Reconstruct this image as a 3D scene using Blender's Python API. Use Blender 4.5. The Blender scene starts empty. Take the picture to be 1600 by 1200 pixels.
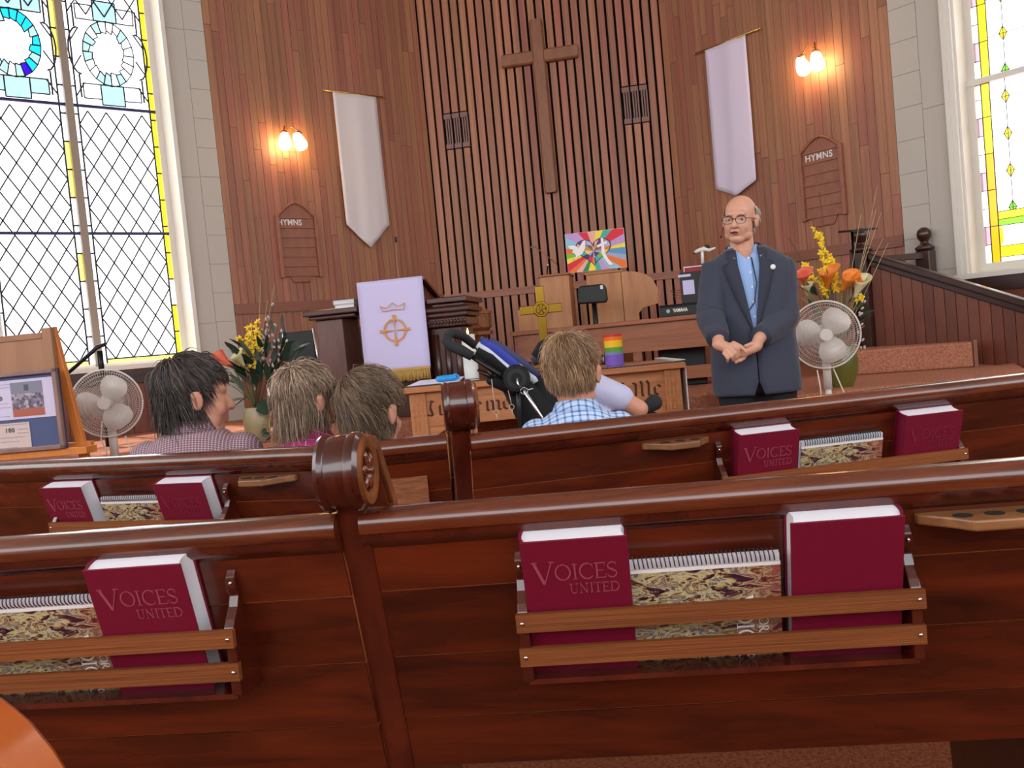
import bpy, bmesh, math, random
from math import sin, cos, pi, radians as R, atan2, sqrt
from mathutils import Vector as V, Matrix as M, noise
random.seed(7)
sc = bpy.context.scene
COL = sc.collection
# ------------------------------------------------------------------ camera
F, PITCH, ROLL, EYE = 1400.0, R(2.70), R(5.41), V((0, 0, 1.12))
fw = V((0, cos(PITCH), -sin(PITCH))); up0 = V((0, sin(PITCH), cos(PITCH))); rt0 = V((1, 0, 0))
rt = rt0*cos(ROLL) - up0*sin(ROLL); up = rt0*sin(ROLL) + up0*cos(ROLL)
cam = bpy.data.cameras.new('camera'); co = bpy.data.objects.new('camera', cam); COL.objects.link(co)
cam.sensor_width = 36; cam.lens = 36*F/1600; cam.clip_start = .02
m = M.Identity(4)
for i in range(3): m[i][0], m[i][1], m[i][2], m[i][3] = rt[i], up[i], -fw[i], EYE[i]
co.matrix_world = m; sc.camera = co
# ------------------------------------------------------------------ light
w = bpy.data.worlds.new('sky'); sc.world = w; w.use_nodes = True
bg = w.node_tree.nodes['Background']; bg.inputs[0].default_value = (.93, .96, 1, 1); bg.inputs[1].default_value = 2.6
sun = bpy.data.lights.new('sun', 'SUN'); sun.energy = 10; sun.angle = R(1.5); sun.color = (1, .95, .86)
so = bpy.data.objects.new('sun', sun); COL.objects.link(so)
so.rotation_euler = V((.30, -.34, -1.0)).to_track_quat('-Z', 'Y').to_euler()
vs = sc.view_settings; vs.view_transform = 'Standard'; vs.look = 'None'; vs.gamma = 1; vs.use_curve_mapping = False
vs.exposure = 0.66

def ray(x, y): return rt*((x-800)/F) - up*((y-600)/F) + fw
def at(x, y, Y): d = ray(x, y); return EYE + d*(Y/d.y)
def atz(x, y, z): d = ray(x, y); return EYE + d*((z-EYE.z)/d.z)
# ------------------------------------------------------------------ materials
def lin(c):
    return tuple(((v/255)/12.92 if v <= 10 else ((v/255+.055)/1.055)**2.4) for v in c)
MAT = {}
class NT:
    def __init__(s, name):
        s.m = bpy.data.materials.new(name); s.m.use_nodes = True; s.t = s.m.node_tree
        s.b = s.t.nodes['Principled BSDF']; s.out = s.t.nodes['Material Output']
    def n(s, typ, **k):
        o = s.t.nodes.new(typ)
        for a, v in k.items(): setattr(o, a, v)
        return o
    def l(s, a, b): s.t.links.new(a, b)
    def set(s, k, v): s.b.inputs[k].default_value = v
def plain(name, c, rough=.6, metal=0, spec=.5, bump=0, bscale=200, var=0, vscale=30, **k):
    if name in MAT: return MAT[name]
    t = NT(name); c = lin(c); t.set('Base Color', (*c, 1)); t.set('Roughness', rough); t.set('Metallic', metal); t.set('Specular IOR Level', spec)
    if 'coat' in k: t.set('Coat Weight', k['coat']); t.set('Coat Roughness', .08)
    if 'trans' in k: t.set('Transmission Weight', k['trans'])
    if 'sheen' in k: t.set('Sheen Weight', k['sheen'])
    if bump or var:
        tc = t.n('ShaderNodeTexCoord'); nz = t.n('ShaderNodeTexNoise'); nz.inputs['Scale'].default_value = vscale if var else bscale
        nz.inputs['Detail'].default_value = 4; t.l(tc.outputs['Object'], nz.inputs['Vector'])
        if var:
            mx = t.n('ShaderNodeMix', data_type='RGBA'); t.l(nz.outputs['Fac'], mx.inputs['Factor'])
            mx.inputs['A'].default_value = (*[v*(1-var) for v in c], 1); mx.inputs['B'].default_value = (*[min(1, v*(1+var)) for v in c], 1)
            t.l(mx.outputs['Result'], t.b.inputs['Base Color'])
        if bump:
            n2 = t.n('ShaderNodeTexNoise'); n2.inputs['Scale'].default_value = bscale; t.l(tc.outputs['Object'], n2.inputs['Vector'])
            bp = t.n('ShaderNodeBump'); bp.inputs['Strength'].default_value = bump; bp.inputs['Distance'].default_value = .01
            t.l(n2.outputs['Fac'], bp.inputs['Height']); t.l(bp.outputs['Normal'], t.b.inputs['Normal'])
    MAT[name] = t.m; return t.m
def wood(name, ca, cb, rough=.4, scale=(2, 30, 30), rnd=.25, bump=.05, coat=0, hue=0.0, spec=.5):
    if name in MAT: return MAT[name]
    t = NT(name); tc = t.n('ShaderNodeTexCoord'); mp = t.n('ShaderNodeMapping'); mp.inputs['Scale'].default_value = scale
    oi = t.n('ShaderNodeObjectInfo'); mu = t.n('ShaderNodeMath', operation='MULTIPLY'); mu.inputs[1].default_value = 43.0
    nz = t.n('ShaderNodeTexNoise', noise_dimensions='4D'); nz.inputs['Scale'].default_value = 1; nz.inputs['Detail'].default_value = 5
    nz.inputs['Roughness'].default_value = .6; nz.inputs['Distortion'].default_value = .6
    t.l(tc.outputs['Object'], mp.inputs['Vector']); t.l(mp.outputs['Vector'], nz.inputs['Vector'])
    t.l(oi.outputs['Random'], mu.inputs[0]); t.l(mu.outputs[0], nz.inputs['W'])
    cr = t.n('ShaderNodeValToRGB'); e = cr.color_ramp.elements
    e[0].position = .3; e[0].color = (*lin(ca), 1); e[1].position = .72; e[1].color = (*lin(cb), 1)
    t.l(nz.outputs['Fac'], cr.inputs['Fac'])
    hs = t.n('ShaderNodeHueSaturation'); mr = t.n('ShaderNodeMapRange'); mr.inputs['To Min'].default_value = 1-rnd; mr.inputs['To Max'].default_value = 1+rnd
    t.l(oi.outputs['Random'], mr.inputs['Value']); t.l(mr.outputs['Result'], hs.inputs['Value'])
    if hue:
        w2 = t.n('ShaderNodeTexWhiteNoise', noise_dimensions='1D'); t.l(oi.outputs['Random'], w2.inputs['W'])
        m2 = t.n('ShaderNodeMapRange'); m2.inputs['To Min'].default_value = .5-hue; m2.inputs['To Max'].default_value = .5+hue
        t.l(w2.outputs['Value'], m2.inputs['Value']); t.l(m2.outputs['Result'], hs.inputs['Hue'])
    t.l(cr.outputs['Color'], hs.inputs['Color']); t.l(hs.outputs['Color'], t.b.inputs['Base Color'])
    t.set('Roughness', rough); t.set('Specular IOR Level', spec)
    if coat: t.set('Coat Weight', coat); t.set('Coat Roughness', .12)
    if bump:
        bp = t.n('ShaderNodeBump'); bp.inputs['Strength'].default_value = bump; bp.inputs['Distance'].default_value = .01
        t.l(nz.outputs['Fac'], bp.inputs['Height']); t.l(bp.outputs['Normal'], t.b.inputs['Normal'])
    MAT[name] = t.m; return t.m
def carpet(name, ca, cb):
    t = NT(name); tc = t.n('ShaderNodeTexCoord'); nz = t.n('ShaderNodeTexNoise'); nz.inputs['Scale'].default_value = 90; nz.inputs['Detail'].default_value = 6; nz.inputs['Roughness'].default_value = .8
    t.l(tc.outputs['Object'], nz.inputs['Vector']); cr = t.n('ShaderNodeValToRGB'); e = cr.color_ramp.elements
    e[0].position = .38; e[0].color = (*lin(ca), 1); e[1].position = .62; e[1].color = (*lin(cb), 1)
    t.l(nz.outputs['Fac'], cr.inputs['Fac']); t.l(cr.outputs['Color'], t.b.inputs['Base Color']); t.set('Roughness', .95); t.set('Specular IOR Level', .1)
    bp = t.n('ShaderNodeBump'); bp.inputs['Strength'].default_value = .6; bp.inputs['Distance'].default_value = .01
    t.l(nz.outputs['Fac'], bp.inputs['Height']); t.l(bp.outputs['Normal'], t.b.inputs['Normal']); return t.m
def glass(name, c, rough_mix=.25):
    # tinted leaded glass: lets daylight through in its own colour, with a little gloss
    t = NT(name); tr = t.n('ShaderNodeBsdfTransparent'); tr.inputs[0].default_value = (*c, 1)
    gl = t.n('ShaderNodeBsdfGlossy'); gl.inputs['Roughness'].default_value = .15; tl = t.n('ShaderNodeBsdfTranslucent'); tl.inputs[0].default_value = (*c, 1)
    m1 = t.n('ShaderNodeMixShader'); m1.inputs[0].default_value = rough_mix; m2 = t.n('ShaderNodeMixShader'); m2.inputs[0].default_value = .04
    t.l(tr.outputs[0], m1.inputs[1]); t.l(tl.outputs[0], m1.inputs[2]); t.l(m1.outputs[0], m2.inputs[1]); t.l(gl.outputs[0], m2.inputs[2])
    t.l(m2.outputs[0], t.out.inputs['Surface']); return t.m
def emit(name, c, s):
    t = NT(name); t.set('Base Color', (*c, 1)); t.set('Emission Color', (*c, 1)); t.set('Emission Strength', s); return t.m
# ------------------------------------------------------------------ mesh builder
class MB:
    def __init__(s): s.v = []; s.f = []; s.mi = []
    def add(s, vs, fs, mat=None, mi=0):
        o = len(s.v); s.v += [tuple(mat @ V(p)) if mat else tuple(p) for p in vs]
        s.f += [tuple(i+o for i in f) for f in fs]; s.mi += [mi]*len(fs); return s
    def box(s, x0, x1, y0, y1, z0, z1, mat=None, mi=0):
        vs = [(x, y, z) for x in (x0, x1) for y in (y0, y1) for z in (z0, z1)]
        return s.add(vs, [(0, 1, 3, 2), (4, 6, 7, 5), (0, 4, 5, 1), (2, 3, 7, 6), (0, 2, 6, 4), (1, 5, 7, 3)], mat, mi)
    def prism(s, pts, y0, y1, axis='y', mat=None, mi=0):
        # polygon pts (a,b) extruded; axis y: (x,z), x: (y,z), z: (x,y)
        f3 = {'y': lambda a, b, t: (a, t, b), 'x': lambda a, b, t: (t, a, b), 'z': lambda a, b, t: (a, b, t)}[axis]
        n = len(pts); vs = [f3(a, b, y0) for a, b in pts] + [f3(a, b, y1) for a, b in pts]
        return s.add(vs, [tuple(range(n)), tuple(range(2*n-1, n-1, -1))] + [(i, i+n, (i+1) % n+n, (i+1) % n) for i in range(n)], mat, mi)
    def lathe(s, prof, n=20, mat=None, mi=0, cap=True):
        vs = []; fs = []
        for r, z in prof: vs += [(r*cos(2*pi*k/n), r*sin(2*pi*k/n), z) for k in range(n)]
        for i in range(len(prof)-1):
            for k in range(n): fs.append((i*n+k, i*n+(k+1) % n, (i+1)*n+(k+1) % n, (i+1)*n+k))
        if cap: fs += [tuple(range(n-1, -1, -1)), tuple(range((len(prof)-1)*n, len(prof)*n))]
        return s.add(vs, fs, mat, mi)
    def tube(s, pts, r, n=8, mat=None, mi=0, flat=None):
        pts = [V(p) for p in pts]; rs = r if isinstance(r, (list, tuple)) else [r]*len(pts)
        vs = []; fs = []; prev = None
        for i, p in enumerate(pts):
            d = (pts[min(i+1, len(pts)-1)] - pts[max(i-1, 0)]).normalized()
            if prev is None: a = d.orthogonal().normalized()
            else: a = (prev - d*prev.dot(d)); a = a.normalized() if a.length > 1e-6 else d.orthogonal().normalized()
            prev = a; b = d.cross(a); fl = flat or 1
            vs += [tuple(p + (a*cos(2*pi*k/n) + b*sin(2*pi*k/n)*fl)*rs[i]) for k in range(n)]
        for i in range(len(pts)-1):
            for k in range(n): fs.append((i*n+k, i*n+(k+1) % n, (i+1)*n+(k+1) % n, (i+1)*n+k))
        L = (len(pts)-1)*n; fs += [tuple(range(n-1, -1, -1)), tuple(range(L, L+n))]
        return s.add(vs, fs, mat, mi)
    def ell(s, c, r, n=16, mat=None, mi=0):
        k = n//2; vs = []; fs = []
        for i in range(1, k):
            a = pi*i/k
            vs += [(c[0]+r[0]*sin(a)*cos(2*pi*j/n), c[1]+r[1]*sin(a)*sin(2*pi*j/n), c[2]+r[2]*cos(a)) for j in range(n)]
        for i in range(k-2):
            for j in range(n): fs.append((i*n+j, (i+1)*n+j, (i+1)*n+(j+1) % n, i*n+(j+1) % n))
        t = len(vs); vs += [(c[0], c[1], c[2]+r[2]), (c[0], c[1], c[2]-r[2])]
        for j in range(n): fs.append((t, j, (j+1) % n)); fs.append((t+1, (k-2)*n+(j+1) % n, (k-2)*n+j))
        return s.add(vs, fs, mat, mi)
    def limb(s, p0, r0, p1, r1, n=14, mat=None):
        p0, p1 = V(p0), V(p1); d = (p1-p0).normalized(); pts = []; rs = []
        for k in range(5, 0, -1):
            a = k/5*pi/2*.97; pts.append(p0-d*(r0*sin(a))); rs.append(r0*cos(a))
        pts += [p0, p1]; rs += [r0, r1]
        for k in range(1, 6):
            a = k/5*pi/2*.97; pts.append(p1+d*(r1*sin(a))); rs.append(r1*cos(a))
        return s.tube(pts, rs, n, mat)
    def rings(s, rings, mat=None, mi=0, cap=True):
        # list of (center, rx, ry) horizontal superellipse rings
        n = 28; vs = []; fs = []
        for c, rx, ry in rings:
            for k in range(n):
                a = 2*pi*k/n; ca, sa = cos(a), sin(a)
                vs.append((c[0]+rx*math.copysign(abs(ca)**.85, ca), c[1]+ry*math.copysign(abs(sa)**.85, sa), c[2]))
        for i in range(len(rings)-1):
            for k in range(n): fs.append((i*n+k, i*n+(k+1) % n, (i+1)*n+(k+1) % n, (i+1)*n+k))
        if cap: L = (len(rings)-1)*n; fs += [tuple(range(n-1, -1, -1)), tuple(range(L, L+n))]
        return s.add(vs, fs, mat, mi)
    def mesh(s, name):
        me = bpy.data.meshes.new(name); me.from_pydata(s.v, [], s.f)
        if s.mi and any(s.mi): me.polygons.foreach_set('material_index', s.mi)
        bm = bmesh.new(); bm.from_mesh(me); bmesh.ops.recalc_face_normals(bm, faces=bm.faces); bm.to_mesh(me); bm.free()
        return me
    def build(s, name, mat, parent=None, smooth=False, bevel=0, **tags):
        return link(name, s.mesh(name), mat, parent, smooth, bevel, **tags)
def link(name, me, mat, parent=None, smooth=False, bevel=0, **tags):
    o = bpy.data.objects.new(name, me); COL.objects.link(o)
    if mat and not me.materials:
        for q in (mat if isinstance(mat, (list, tuple)) else [mat]): me.materials.append(q)
    if smooth is True: me.polygons.foreach_set('use_smooth', [True]*len(me.polygons))
    elif smooth: 
        me.polygons.foreach_set('use_smooth', [True]*len(me.polygons)); me.set_sharp_from_angle(angle=R(smooth))
    if bevel:
        b = o.modifiers.new('b', 'BEVEL'); b.width = bevel; b.segments = 2; b.limit_method = 'ANGLE'
    if parent: o.parent = parent
    tag(o, **tags); return o
def tag(o, label=None, category=None, group=None, kind=None):
    for k, v in (('label', label), ('category', category), ('group', group), ('kind', kind)):
        if v: o[k] = v
    return o
def thing(name, label, cat, loc=(0, 0, 0), rz=0, group=None, kind=None):
    o = bpy.data.objects.new(name, None); COL.objects.link(o); o.location = loc; o.rotation_euler = (0, 0, rz)
    o.empty_display_size = .05
    return tag(o, label, cat, group, kind)
CUBE = None
def piece(name, mat, parent, x0, x1, y0, y1, z0, z1, **t):
    # one board / stone: shares the mesh of a unit block with the other pieces of the same material
    global CUBE
    key = 'blk_' + mat.name
    me = bpy.data.meshes.get(key)
    if not me:
        b = MB().box(-.5, .5, -.5, .5, -.5, .5); me = b.mesh(key); me.materials.append(mat)
    o = bpy.data.objects.new(name, me); COL.objects.link(o); o.parent = parent
    o.location = ((x0+x1)/2, (y0+y1)/2, (z0+z1)/2); o.scale = (x1-x0, y1-y0, z1-z0); tag(o, **t); return o
def rotz(a): return M.Rotation(a, 4, 'Z')
def T(x, y, z): return M.Translation((x, y, z))
def bake(mb, voxel, smooth=4, name='baked', fac=.5):
    me = mb.mesh(name); o = bpy.data.objects.new('tmp', me); COL.objects.link(o)
    r = o.modifiers.new('r', 'REMESH'); r.mode = 'VOXEL'; r.voxel_size = voxel; r.use_smooth_shade = True
    if smooth: q = o.modifiers.new('s', 'SMOOTH'); q.factor = fac; q.iterations = smooth
    dg = bpy.context.evaluated_depsgraph_get(); out = bpy.data.meshes.new_from_object(o.evaluated_get(dg)); out.name = name
    bpy.data.objects.remove(o); return out
def text(body, size, mat, parent, loc, rot=(pi/2, 0, 0), name='lettering', ext=.001, align='CENTER', bold=0, sx=1, space=1.0):
    c = bpy.data.curves.new(name, 'FONT'); c.body = body; c.size = size; c.extrude = ext; c.align_x = align; c.align_y = 'CENTER'; c.offset = bold; c.resolution_u = 3; c.space_character = space
    o = bpy.data.objects.new(name+'_src', c); COL.objects.link(o); dg = bpy.context.evaluated_depsgraph_get()
    me = bpy.data.meshes.new_from_object(o.evaluated_get(dg)); bpy.data.objects.remove(o); me.materials.clear()
    q = link(name, me, mat, parent); q.location = loc; q.rotation_euler = rot; q.scale = (sx, 1, 1); return q
# ---- stroke lettering (serif and black letter) -> flat meshes in the x,z plane, facing -y
def stroke(mb, p, q, wid, y=0, d=.001):
    p, q = V((p[0], p[1])), V((q[0], q[1])); t = q-p
    if t.length < 1e-6: return
    n = V((-t.y, t.x)).normalized()*wid/2
    mb.prism([tuple(p+n), tuple(q+n), tuple(q-n), tuple(p-n)], y-d, y)
def arc(cx, cy, rx, ry, a0, a1, n=14): return [(cx+rx*cos(R(a0+(a1-a0)*k/n)), cy+ry*sin(R(a0+(a1-a0)*k/n))) for k in range(n+1)]
SER = {  # letter: (advance, [(polyline, weight)])  cap height 1
 'V': (.86, [([(.06, 1), (.43, 0)], .13), ([(.43, 0), (.78, 1)], .05), ([(-.04, .98), (.2, .98)], .04), ([(.66, .98), (.9, .98)], .04)]),
 'O': (.98, [(arc(.48, .5, .42, .5, 60, 120), .05), (arc(.48, .5, .42, .49, 120, 240), .1), (arc(.48, .5, .42, .49, 240, 300), .05), (arc(.48, .5, .42, .49, -60, 60), .1)]),
 'I': (.42, [([(.2, 0), (.2, 1)], .11), ([(.06, .98), (.34, .98)], .04), ([(.06, .02), (.34, .02)], .04)]),
 'C': (.88, [(arc(.48, .5, .42, .5, 45, 110), .06), (arc(.48, .5, .42, .49, 110, 250), .1), (arc(.48, .5, .42, .49, 250, 315), .06), ([(.79, .72), (.79, .95)], .04)]),
 'E': (.72, [([(.16, 0), (.16, 1)], .11), ([(.04, .98), (.62, .98)], .045), ([(.16, .51), (.52, .51)], .045), ([(.04, .02), (.66, .02)], .045), ([(.62, .98), (.62, .8)], .04), ([(.66, .02), (.68, .22)], .04)]),
 'S': (.66, [(arc(.32, .74, .24, .25, 40, 220, 10), .07), ([(.15, .6), (.46, .42)], .11), (arc(.3, .26, .25, .25, -140, 40, 10), .07), ([(.54, .72), (.54, .96)], .035), ([(.06, .28), (.06, .04)], .035)]),
 'U': (.86, [([(.16, 1), (.16, .32)], .11), (arc(.41, .32, .25, .31, 180, 360), .06), ([(.66, .32), (.66, 1)], .05), ([(.02, .98), (.3, .98)], .04), ([(.54, .98), (.8, .98)], .04)]),
 'N': (.94, [([(.16, 0), (.16, 1)], .05), ([(.14, 1), (.72, 0)], .11), ([(.72, 0), (.72, 1)], .05), ([(.04, .02), (.28, .02)], .04), ([(.6, .98), (.86, .98)], .04)]),
 'T': (.74, [([(.35, 0), (.35, 1)], .11), ([(.02, .98), (.68, .98)], .045), ([(.2, .02), (.5, .02)], .04), ([(.02, .98), (.02, .78)], .035), ([(.68, .98), (.68, .78)], .035)]),
 'D': (.94, [([(.16, 0), (.16, 1)], .11), (arc(.34, .5, .46, .48, -90, 90), .09), ([(.04, .98), (.38, .98)], .045), ([(.04, .02), (.38, .02)], .045)]),
 'M': (1.1, [([(.14, 0), (.14, 1)], .05), ([(.14, 1), (.52, .05)], .1), ([(.52, .05), (.9, 1)], .05), ([(.9, 0), (.9, 1)], .11)]),
 'R': (.84, [([(.16, 0), (.16, 1)], .11), (arc(.34, .73, .3, .26, -90, 90), .08), ([(.34, .47), (.78, 0)], .1), ([(.1, .98), (.36, .98)], .04), ([(.1, .02), (.3, .02)], .04)]),
}
def serif(word, h, bigfirst=1.0, wscale=1.0):
    mb = MB(); x = 0
    for i, ch in enumerate(word):
        if ch == ' ': x += h*.4; continue
        s = h*(bigfirst if i == 0 else 1); adv, st = SER[ch]; dz = -(s-h)*.45 if i == 0 else 0
        for pl, wd in st:
            for a, b in zip(pl, pl[1:]): stroke(mb, (x+a[0]*s, dz+a[1]*s), (x+b[0]*s, dz+b[1]*s), wd*s*wscale)
        x += adv*s
    return mb, x
BLK = {  # skeletons for a broad nib pen, x height 1
 'I': (.75, [[(.1, 1.35), (.35, 1.5), (.6, 1.35)], [(.4, 1.4), (.3, .8), (.45, .1)], [(.05, .15), (.45, 0), (.65, .2)]]),
 'R': (1.25, [[(.1, 1.3), (.3, 1.5), (.45, 1.3), (.35, .6), (.45, .1), (.1, -.05)], [(.45, 1.4), (.85, 1.5), (1, 1.2), (.55, .8)], [(.55, .8), (.95, .55), (.85, .15), (1.15, 0)]]),
 'e': (.72, [[(.55, .75), (.35, 1), (.1, .8), (.12, .2), (.35, 0), (.6, .2)], [(.15, .5), (.55, .75)]]),
 'm': (1.35, [[(.1, .9), (.25, 1), (.25, .1), (.4, 0)], [(.3, .85), (.55, 1), (.68, .85), (.66, .1), (.8, 0)], [(.72, .85), (.95, 1), (1.1, .85), (1.08, .1), (1.25, 0)]]),
 'n': (.98, [[(.1, .9), (.25, 1), (.25, .1), (.4, 0)], [(.3, .85), (.55, 1), (.7, .85), (.68, .1), (.85, 0)]]),
 'b': (.8, [[(.1, 1.5), (.22, 1.4), (.18, .15), (.4, 0), (.6, .2), (.58, .8), (.4, 1), (.2, .8)]]),
 'r': (.68, [[(.1, .9), (.25, 1), (.25, .1), (.4, 0)], [(.3, .8), (.45, 1), (.6, .85)]]),
 'a': (.8, [[(.15, .85), (.4, 1), (.55, .85), (.55, .1), (.7, 0)], [(.55, .55), (.15, .4), (.12, .15), (.3, 0), (.55, .15)]]),
 'c': (.65, [[(.55, .85), (.35, 1), (.12, .8), (.12, .2), (.35, 0), (.55, .15)]]),
 'O': (1.15, [[(.6, 1.5), (.15, 1.15), (.12, .4), (.5, 0), (.95, .35), (1, 1.1), (.6, 1.5)], [(.55, 1.3), (.5, .2)]]),
 'f': (.6, [[(.6, 1.4), (.4, 1.5), (.25, 1.3), (.28, .1), (.15, -.15)], [(.05, .95), (.5, .95)]]),
 'M': (1.6, [[(.1, .1), (.3, 0), (.35, 1.2), (.15, 1.4)], [(.35, 1.2), (.7, 1.5), (.8, 1.2), (.78, .1), (.9, 0)], [(.8, 1.2), (1.15, 1.5), (1.3, 1.2), (1.25, .1), (1.45, 0)]]),
}
def blackletter(word, h):
    mb = MB(); x = 0; nb = V((.085, .06))*h
    for ch in word:
        if ch == ' ': x += .5*h; continue
        adv, st = BLK[ch]
        for pl in st:
            for a, b in zip(pl, pl[1:]):
                p, q = V((x+a[0]*h, a[1]*h)), V((x+b[0]*h, b[1]*h))
                mb.prism([tuple(p-nb), tuple(p+nb), tuple(q+nb), tuple(q-nb)], -.0015, 0)
        x += adv*h
    return mb, x
# ------------------------------------------------------------------ shared materials
m_wall = wood('wall_wood', (138, 87, 65), (170, 114, 86), .48, (3, 3, 1.2), .14, .04, hue=.012)
m_slat = wood('slat_wood', (134, 80, 60), (176, 114, 84), .45, (2.5, 3, 1.6), .18, .04, hue=.011)
m_groove = plain('dark_groove', (10, 5, 5), .95)
m_gap = plain('plank_joint', (58, 30, 22), .8)
m_rail = wood('rail_wood', (120, 70, 54), (140, 86, 66), .42, (2, 30, 30), .06)
m_plaster = plain('painted_plaster', (190, 183, 172), .6, var=.03, vscale=3)
m_joint = plain('plaster_joint', (168, 158, 146), .8)
m_trim = plain('white_trim', (222, 216, 204), .35)
m_dark = wood('dark_stain', (42, 22, 18), (66, 36, 28), .3, (3, 30, 30), .1, coat=.3)
m_bead = wood('beadboard', (92, 46, 32), (126, 68, 48), .35, (3, 3, 1.2), .14, coat=.2)
m_pew = wood('pew_varnish', (46, 13, 7), (104, 38, 15), .26, (1.6, 18, 18), .14, .04, coat=.5)
m_pewc = wood('pew_cap', (62, 22, 12), (112, 52, 26), .2, (1.2, 40, 40), .08, .03, coat=.7)
m_pewd = wood('pew_end_varnish', (50, 14, 9), (96, 34, 18), .2, (12, 12, 2), .08, .03, coat=.7)
m_oak = wood('oak_rail', (84, 42, 17), (148, 84, 42), .55, (2, 22, 22), .10, .15, spec=.2)
m_honey = wood('honey_oak', (150, 98, 58), (190, 132, 84), .4, (2, 24, 24), .08, .05, coat=.2)
m_table = wood('table_oak', (160, 98, 58), (200, 134, 84), .4, (2.5, 26, 26), .06, .06, coat=.2)
m_org = wood('organ_wood', (166, 106, 62), (196, 136, 86), .45, (14, 14, 2), .05, .04)
m_bench = wood('bench_wood', (132, 76, 48), (164, 100, 64), .45, (2, 24, 24), .05, .04)
m_brass = plain('brass', (146, 114, 44), .26, 1)
m_brass2 = plain('bright_brass', (226, 186, 96), .2, 1)
m_chrome = plain('chrome', (210, 210, 214), .15, 1)
m_black = plain('black_plastic', (18, 18, 20), .5)
m_blackm = plain('black_metal', (24, 24, 27), .35, .6)
m_white = plain('white_plastic', (226, 222, 216), .4)
m_cloth = plain('white_cloth', (222, 214, 214), .85, bump=.15, bscale=500)
m_paper = plain('paper', (230, 226, 224), .8)
m_carpet = carpet('carpet_rust', (104, 52, 34), (176, 104, 70))
m_skin = plain('skin', (214, 158, 132), .5, var=.06, vscale=25)
m_lead = plain('lead_came', (52, 50, 58), .5, .4)
# ================================================================== STRUCTURE
FLOORZ, PLAT, STEPZ, CEIL = 0.0, .64, .80, 5.9
class Wall:
    def __init__(s, P, a): s.P = V(P); s.a = R(a); s.u = V((cos(s.a), sin(s.a), 0)); s.n = V((-sin(s.a), cos(s.a), 0))
    def hit(s, px, py, off=0): d = ray(px, py); P = s.P + s.n*off; return EYE + d*((P-EYE).dot(s.n)/d.dot(s.n))
    def sz(s, px, py, off=0): q = s.hit(px, py, off); return (q-s.P).dot(s.u), q.z
    def S(s, px, py, off=0): return s.sz(px, py, off)[0]
    def Z(s, px, py, off=0): return s.sz(px, py, off)[1]
aL, aC, aR = 39.4, -9.56, -50.8
WR = Wall(at(1413, 391, 7.5), aR)
cR = WR.hit(1064, 422.6); WR.P = V((cR.x, cR.y, 0))
WC = Wall(WR.P, aC); cL = WC.hit(693.6, 463); WC.P = V((cL.x, cL.y, 0)); CW = (WR.P-WC.P).length
WL = Wall(WC.P, aL)
RAIL0, RAIL1 = 1.605, 1.70
def wallobj(name, W, mb, mat, label):
    o = mb.build(name, mat, None, label=label, category='wall', kind='structure'); o.location = W.P; o.rotation_euler = (0, 0, W.a); return o

floor = MB().box(-9, 9, -5, 12, -.1, 0).build('floor', m_carpet, label='rust brown carpeted church floor under the pews', category='floor', kind='structure')
eL, eR = WL.P-WL.u*9+WL.n*.2, WR.P+WR.u*9+WR.n*.2
MB().prism([(eL.x, eL.y), (WL.P.x+WL.n.x*.2, WL.P.y+.2), (WR.P.x+WR.n.x*.2, WR.P.y+.2), (eR.x, eR.y), (eR.x, -5), (eL.x, -5)], CEIL, CEIL+.1, 'z').build('ceiling', m_plaster, label='pale ceiling high above the front of the church', category='ceiling', kind='structure')
MB().box(eL.x, eR.x, -5.1, -5, 0, 2.4).box(eL.x-.1, eL.x, -5.1, eL.y+.5, 0, 2.4).box(eR.x, eR.x+.1, -5.1, eR.y+.5, 0, 2.4).build('added_wall_rear', m_plaster, label='added unseen low wall that keeps low light off the pews', category='wall', kind='structure')  # added out of view to cut low light and darken the pew backs
# raised chancel platform
pc = atz(1557, 570, PLAT)
pts = [(-7, 5.5), (-1.15, 5.5), (-.95, 6.25), (1.35, 6.25), (1.6, 5.4), (2.95, 5.4), (3.3, 5.75), (3.55, 6.3), (pc.x, pc.y), (pc.x+.1, 7.6), (2.2, 9.4), (-.6, 10.2), (-3, 8.3), (-7, 5.9)]
m_plat = carpet('carpet_platform', (142, 86, 68), (200, 138, 110))
plat = MB().prism(pts, 0, PLAT, 'z').build('platform', m_plat, bevel=.02, label='raised carpeted chancel platform at the front', category='platform', kind='structure')
s0, s1 = at(1338, 580, 6.5), at(1522, 566, 6.22); s2, s3 = at(1522, 560, 6.36), at(1350, 560, 7.0); zst = at(1430, 541, 6.36).z
step = thing('platform_step', 'low brown carpeted step in front of the panelled stair rail', 'step', (0, 0, 0), 0, kind='structure')
MB().prism([(s0.x, s0.y), (s1.x, s1.y), (s2.x, s2.y), (s3.x, s3.y), (s0.x-.1, s0.y+.4)], PLAT, zst, 'z').build('tread', m_plat, step, bevel=.015)
MB().prism([(s1.x, s1.y-.005), (s1.x+.025, s1.y-.01), (s2.x+.025, s2.y), (s2.x, s2.y)], PLAT, zst+.012, 'z').build('edge_trim', m_rail, step)

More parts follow.
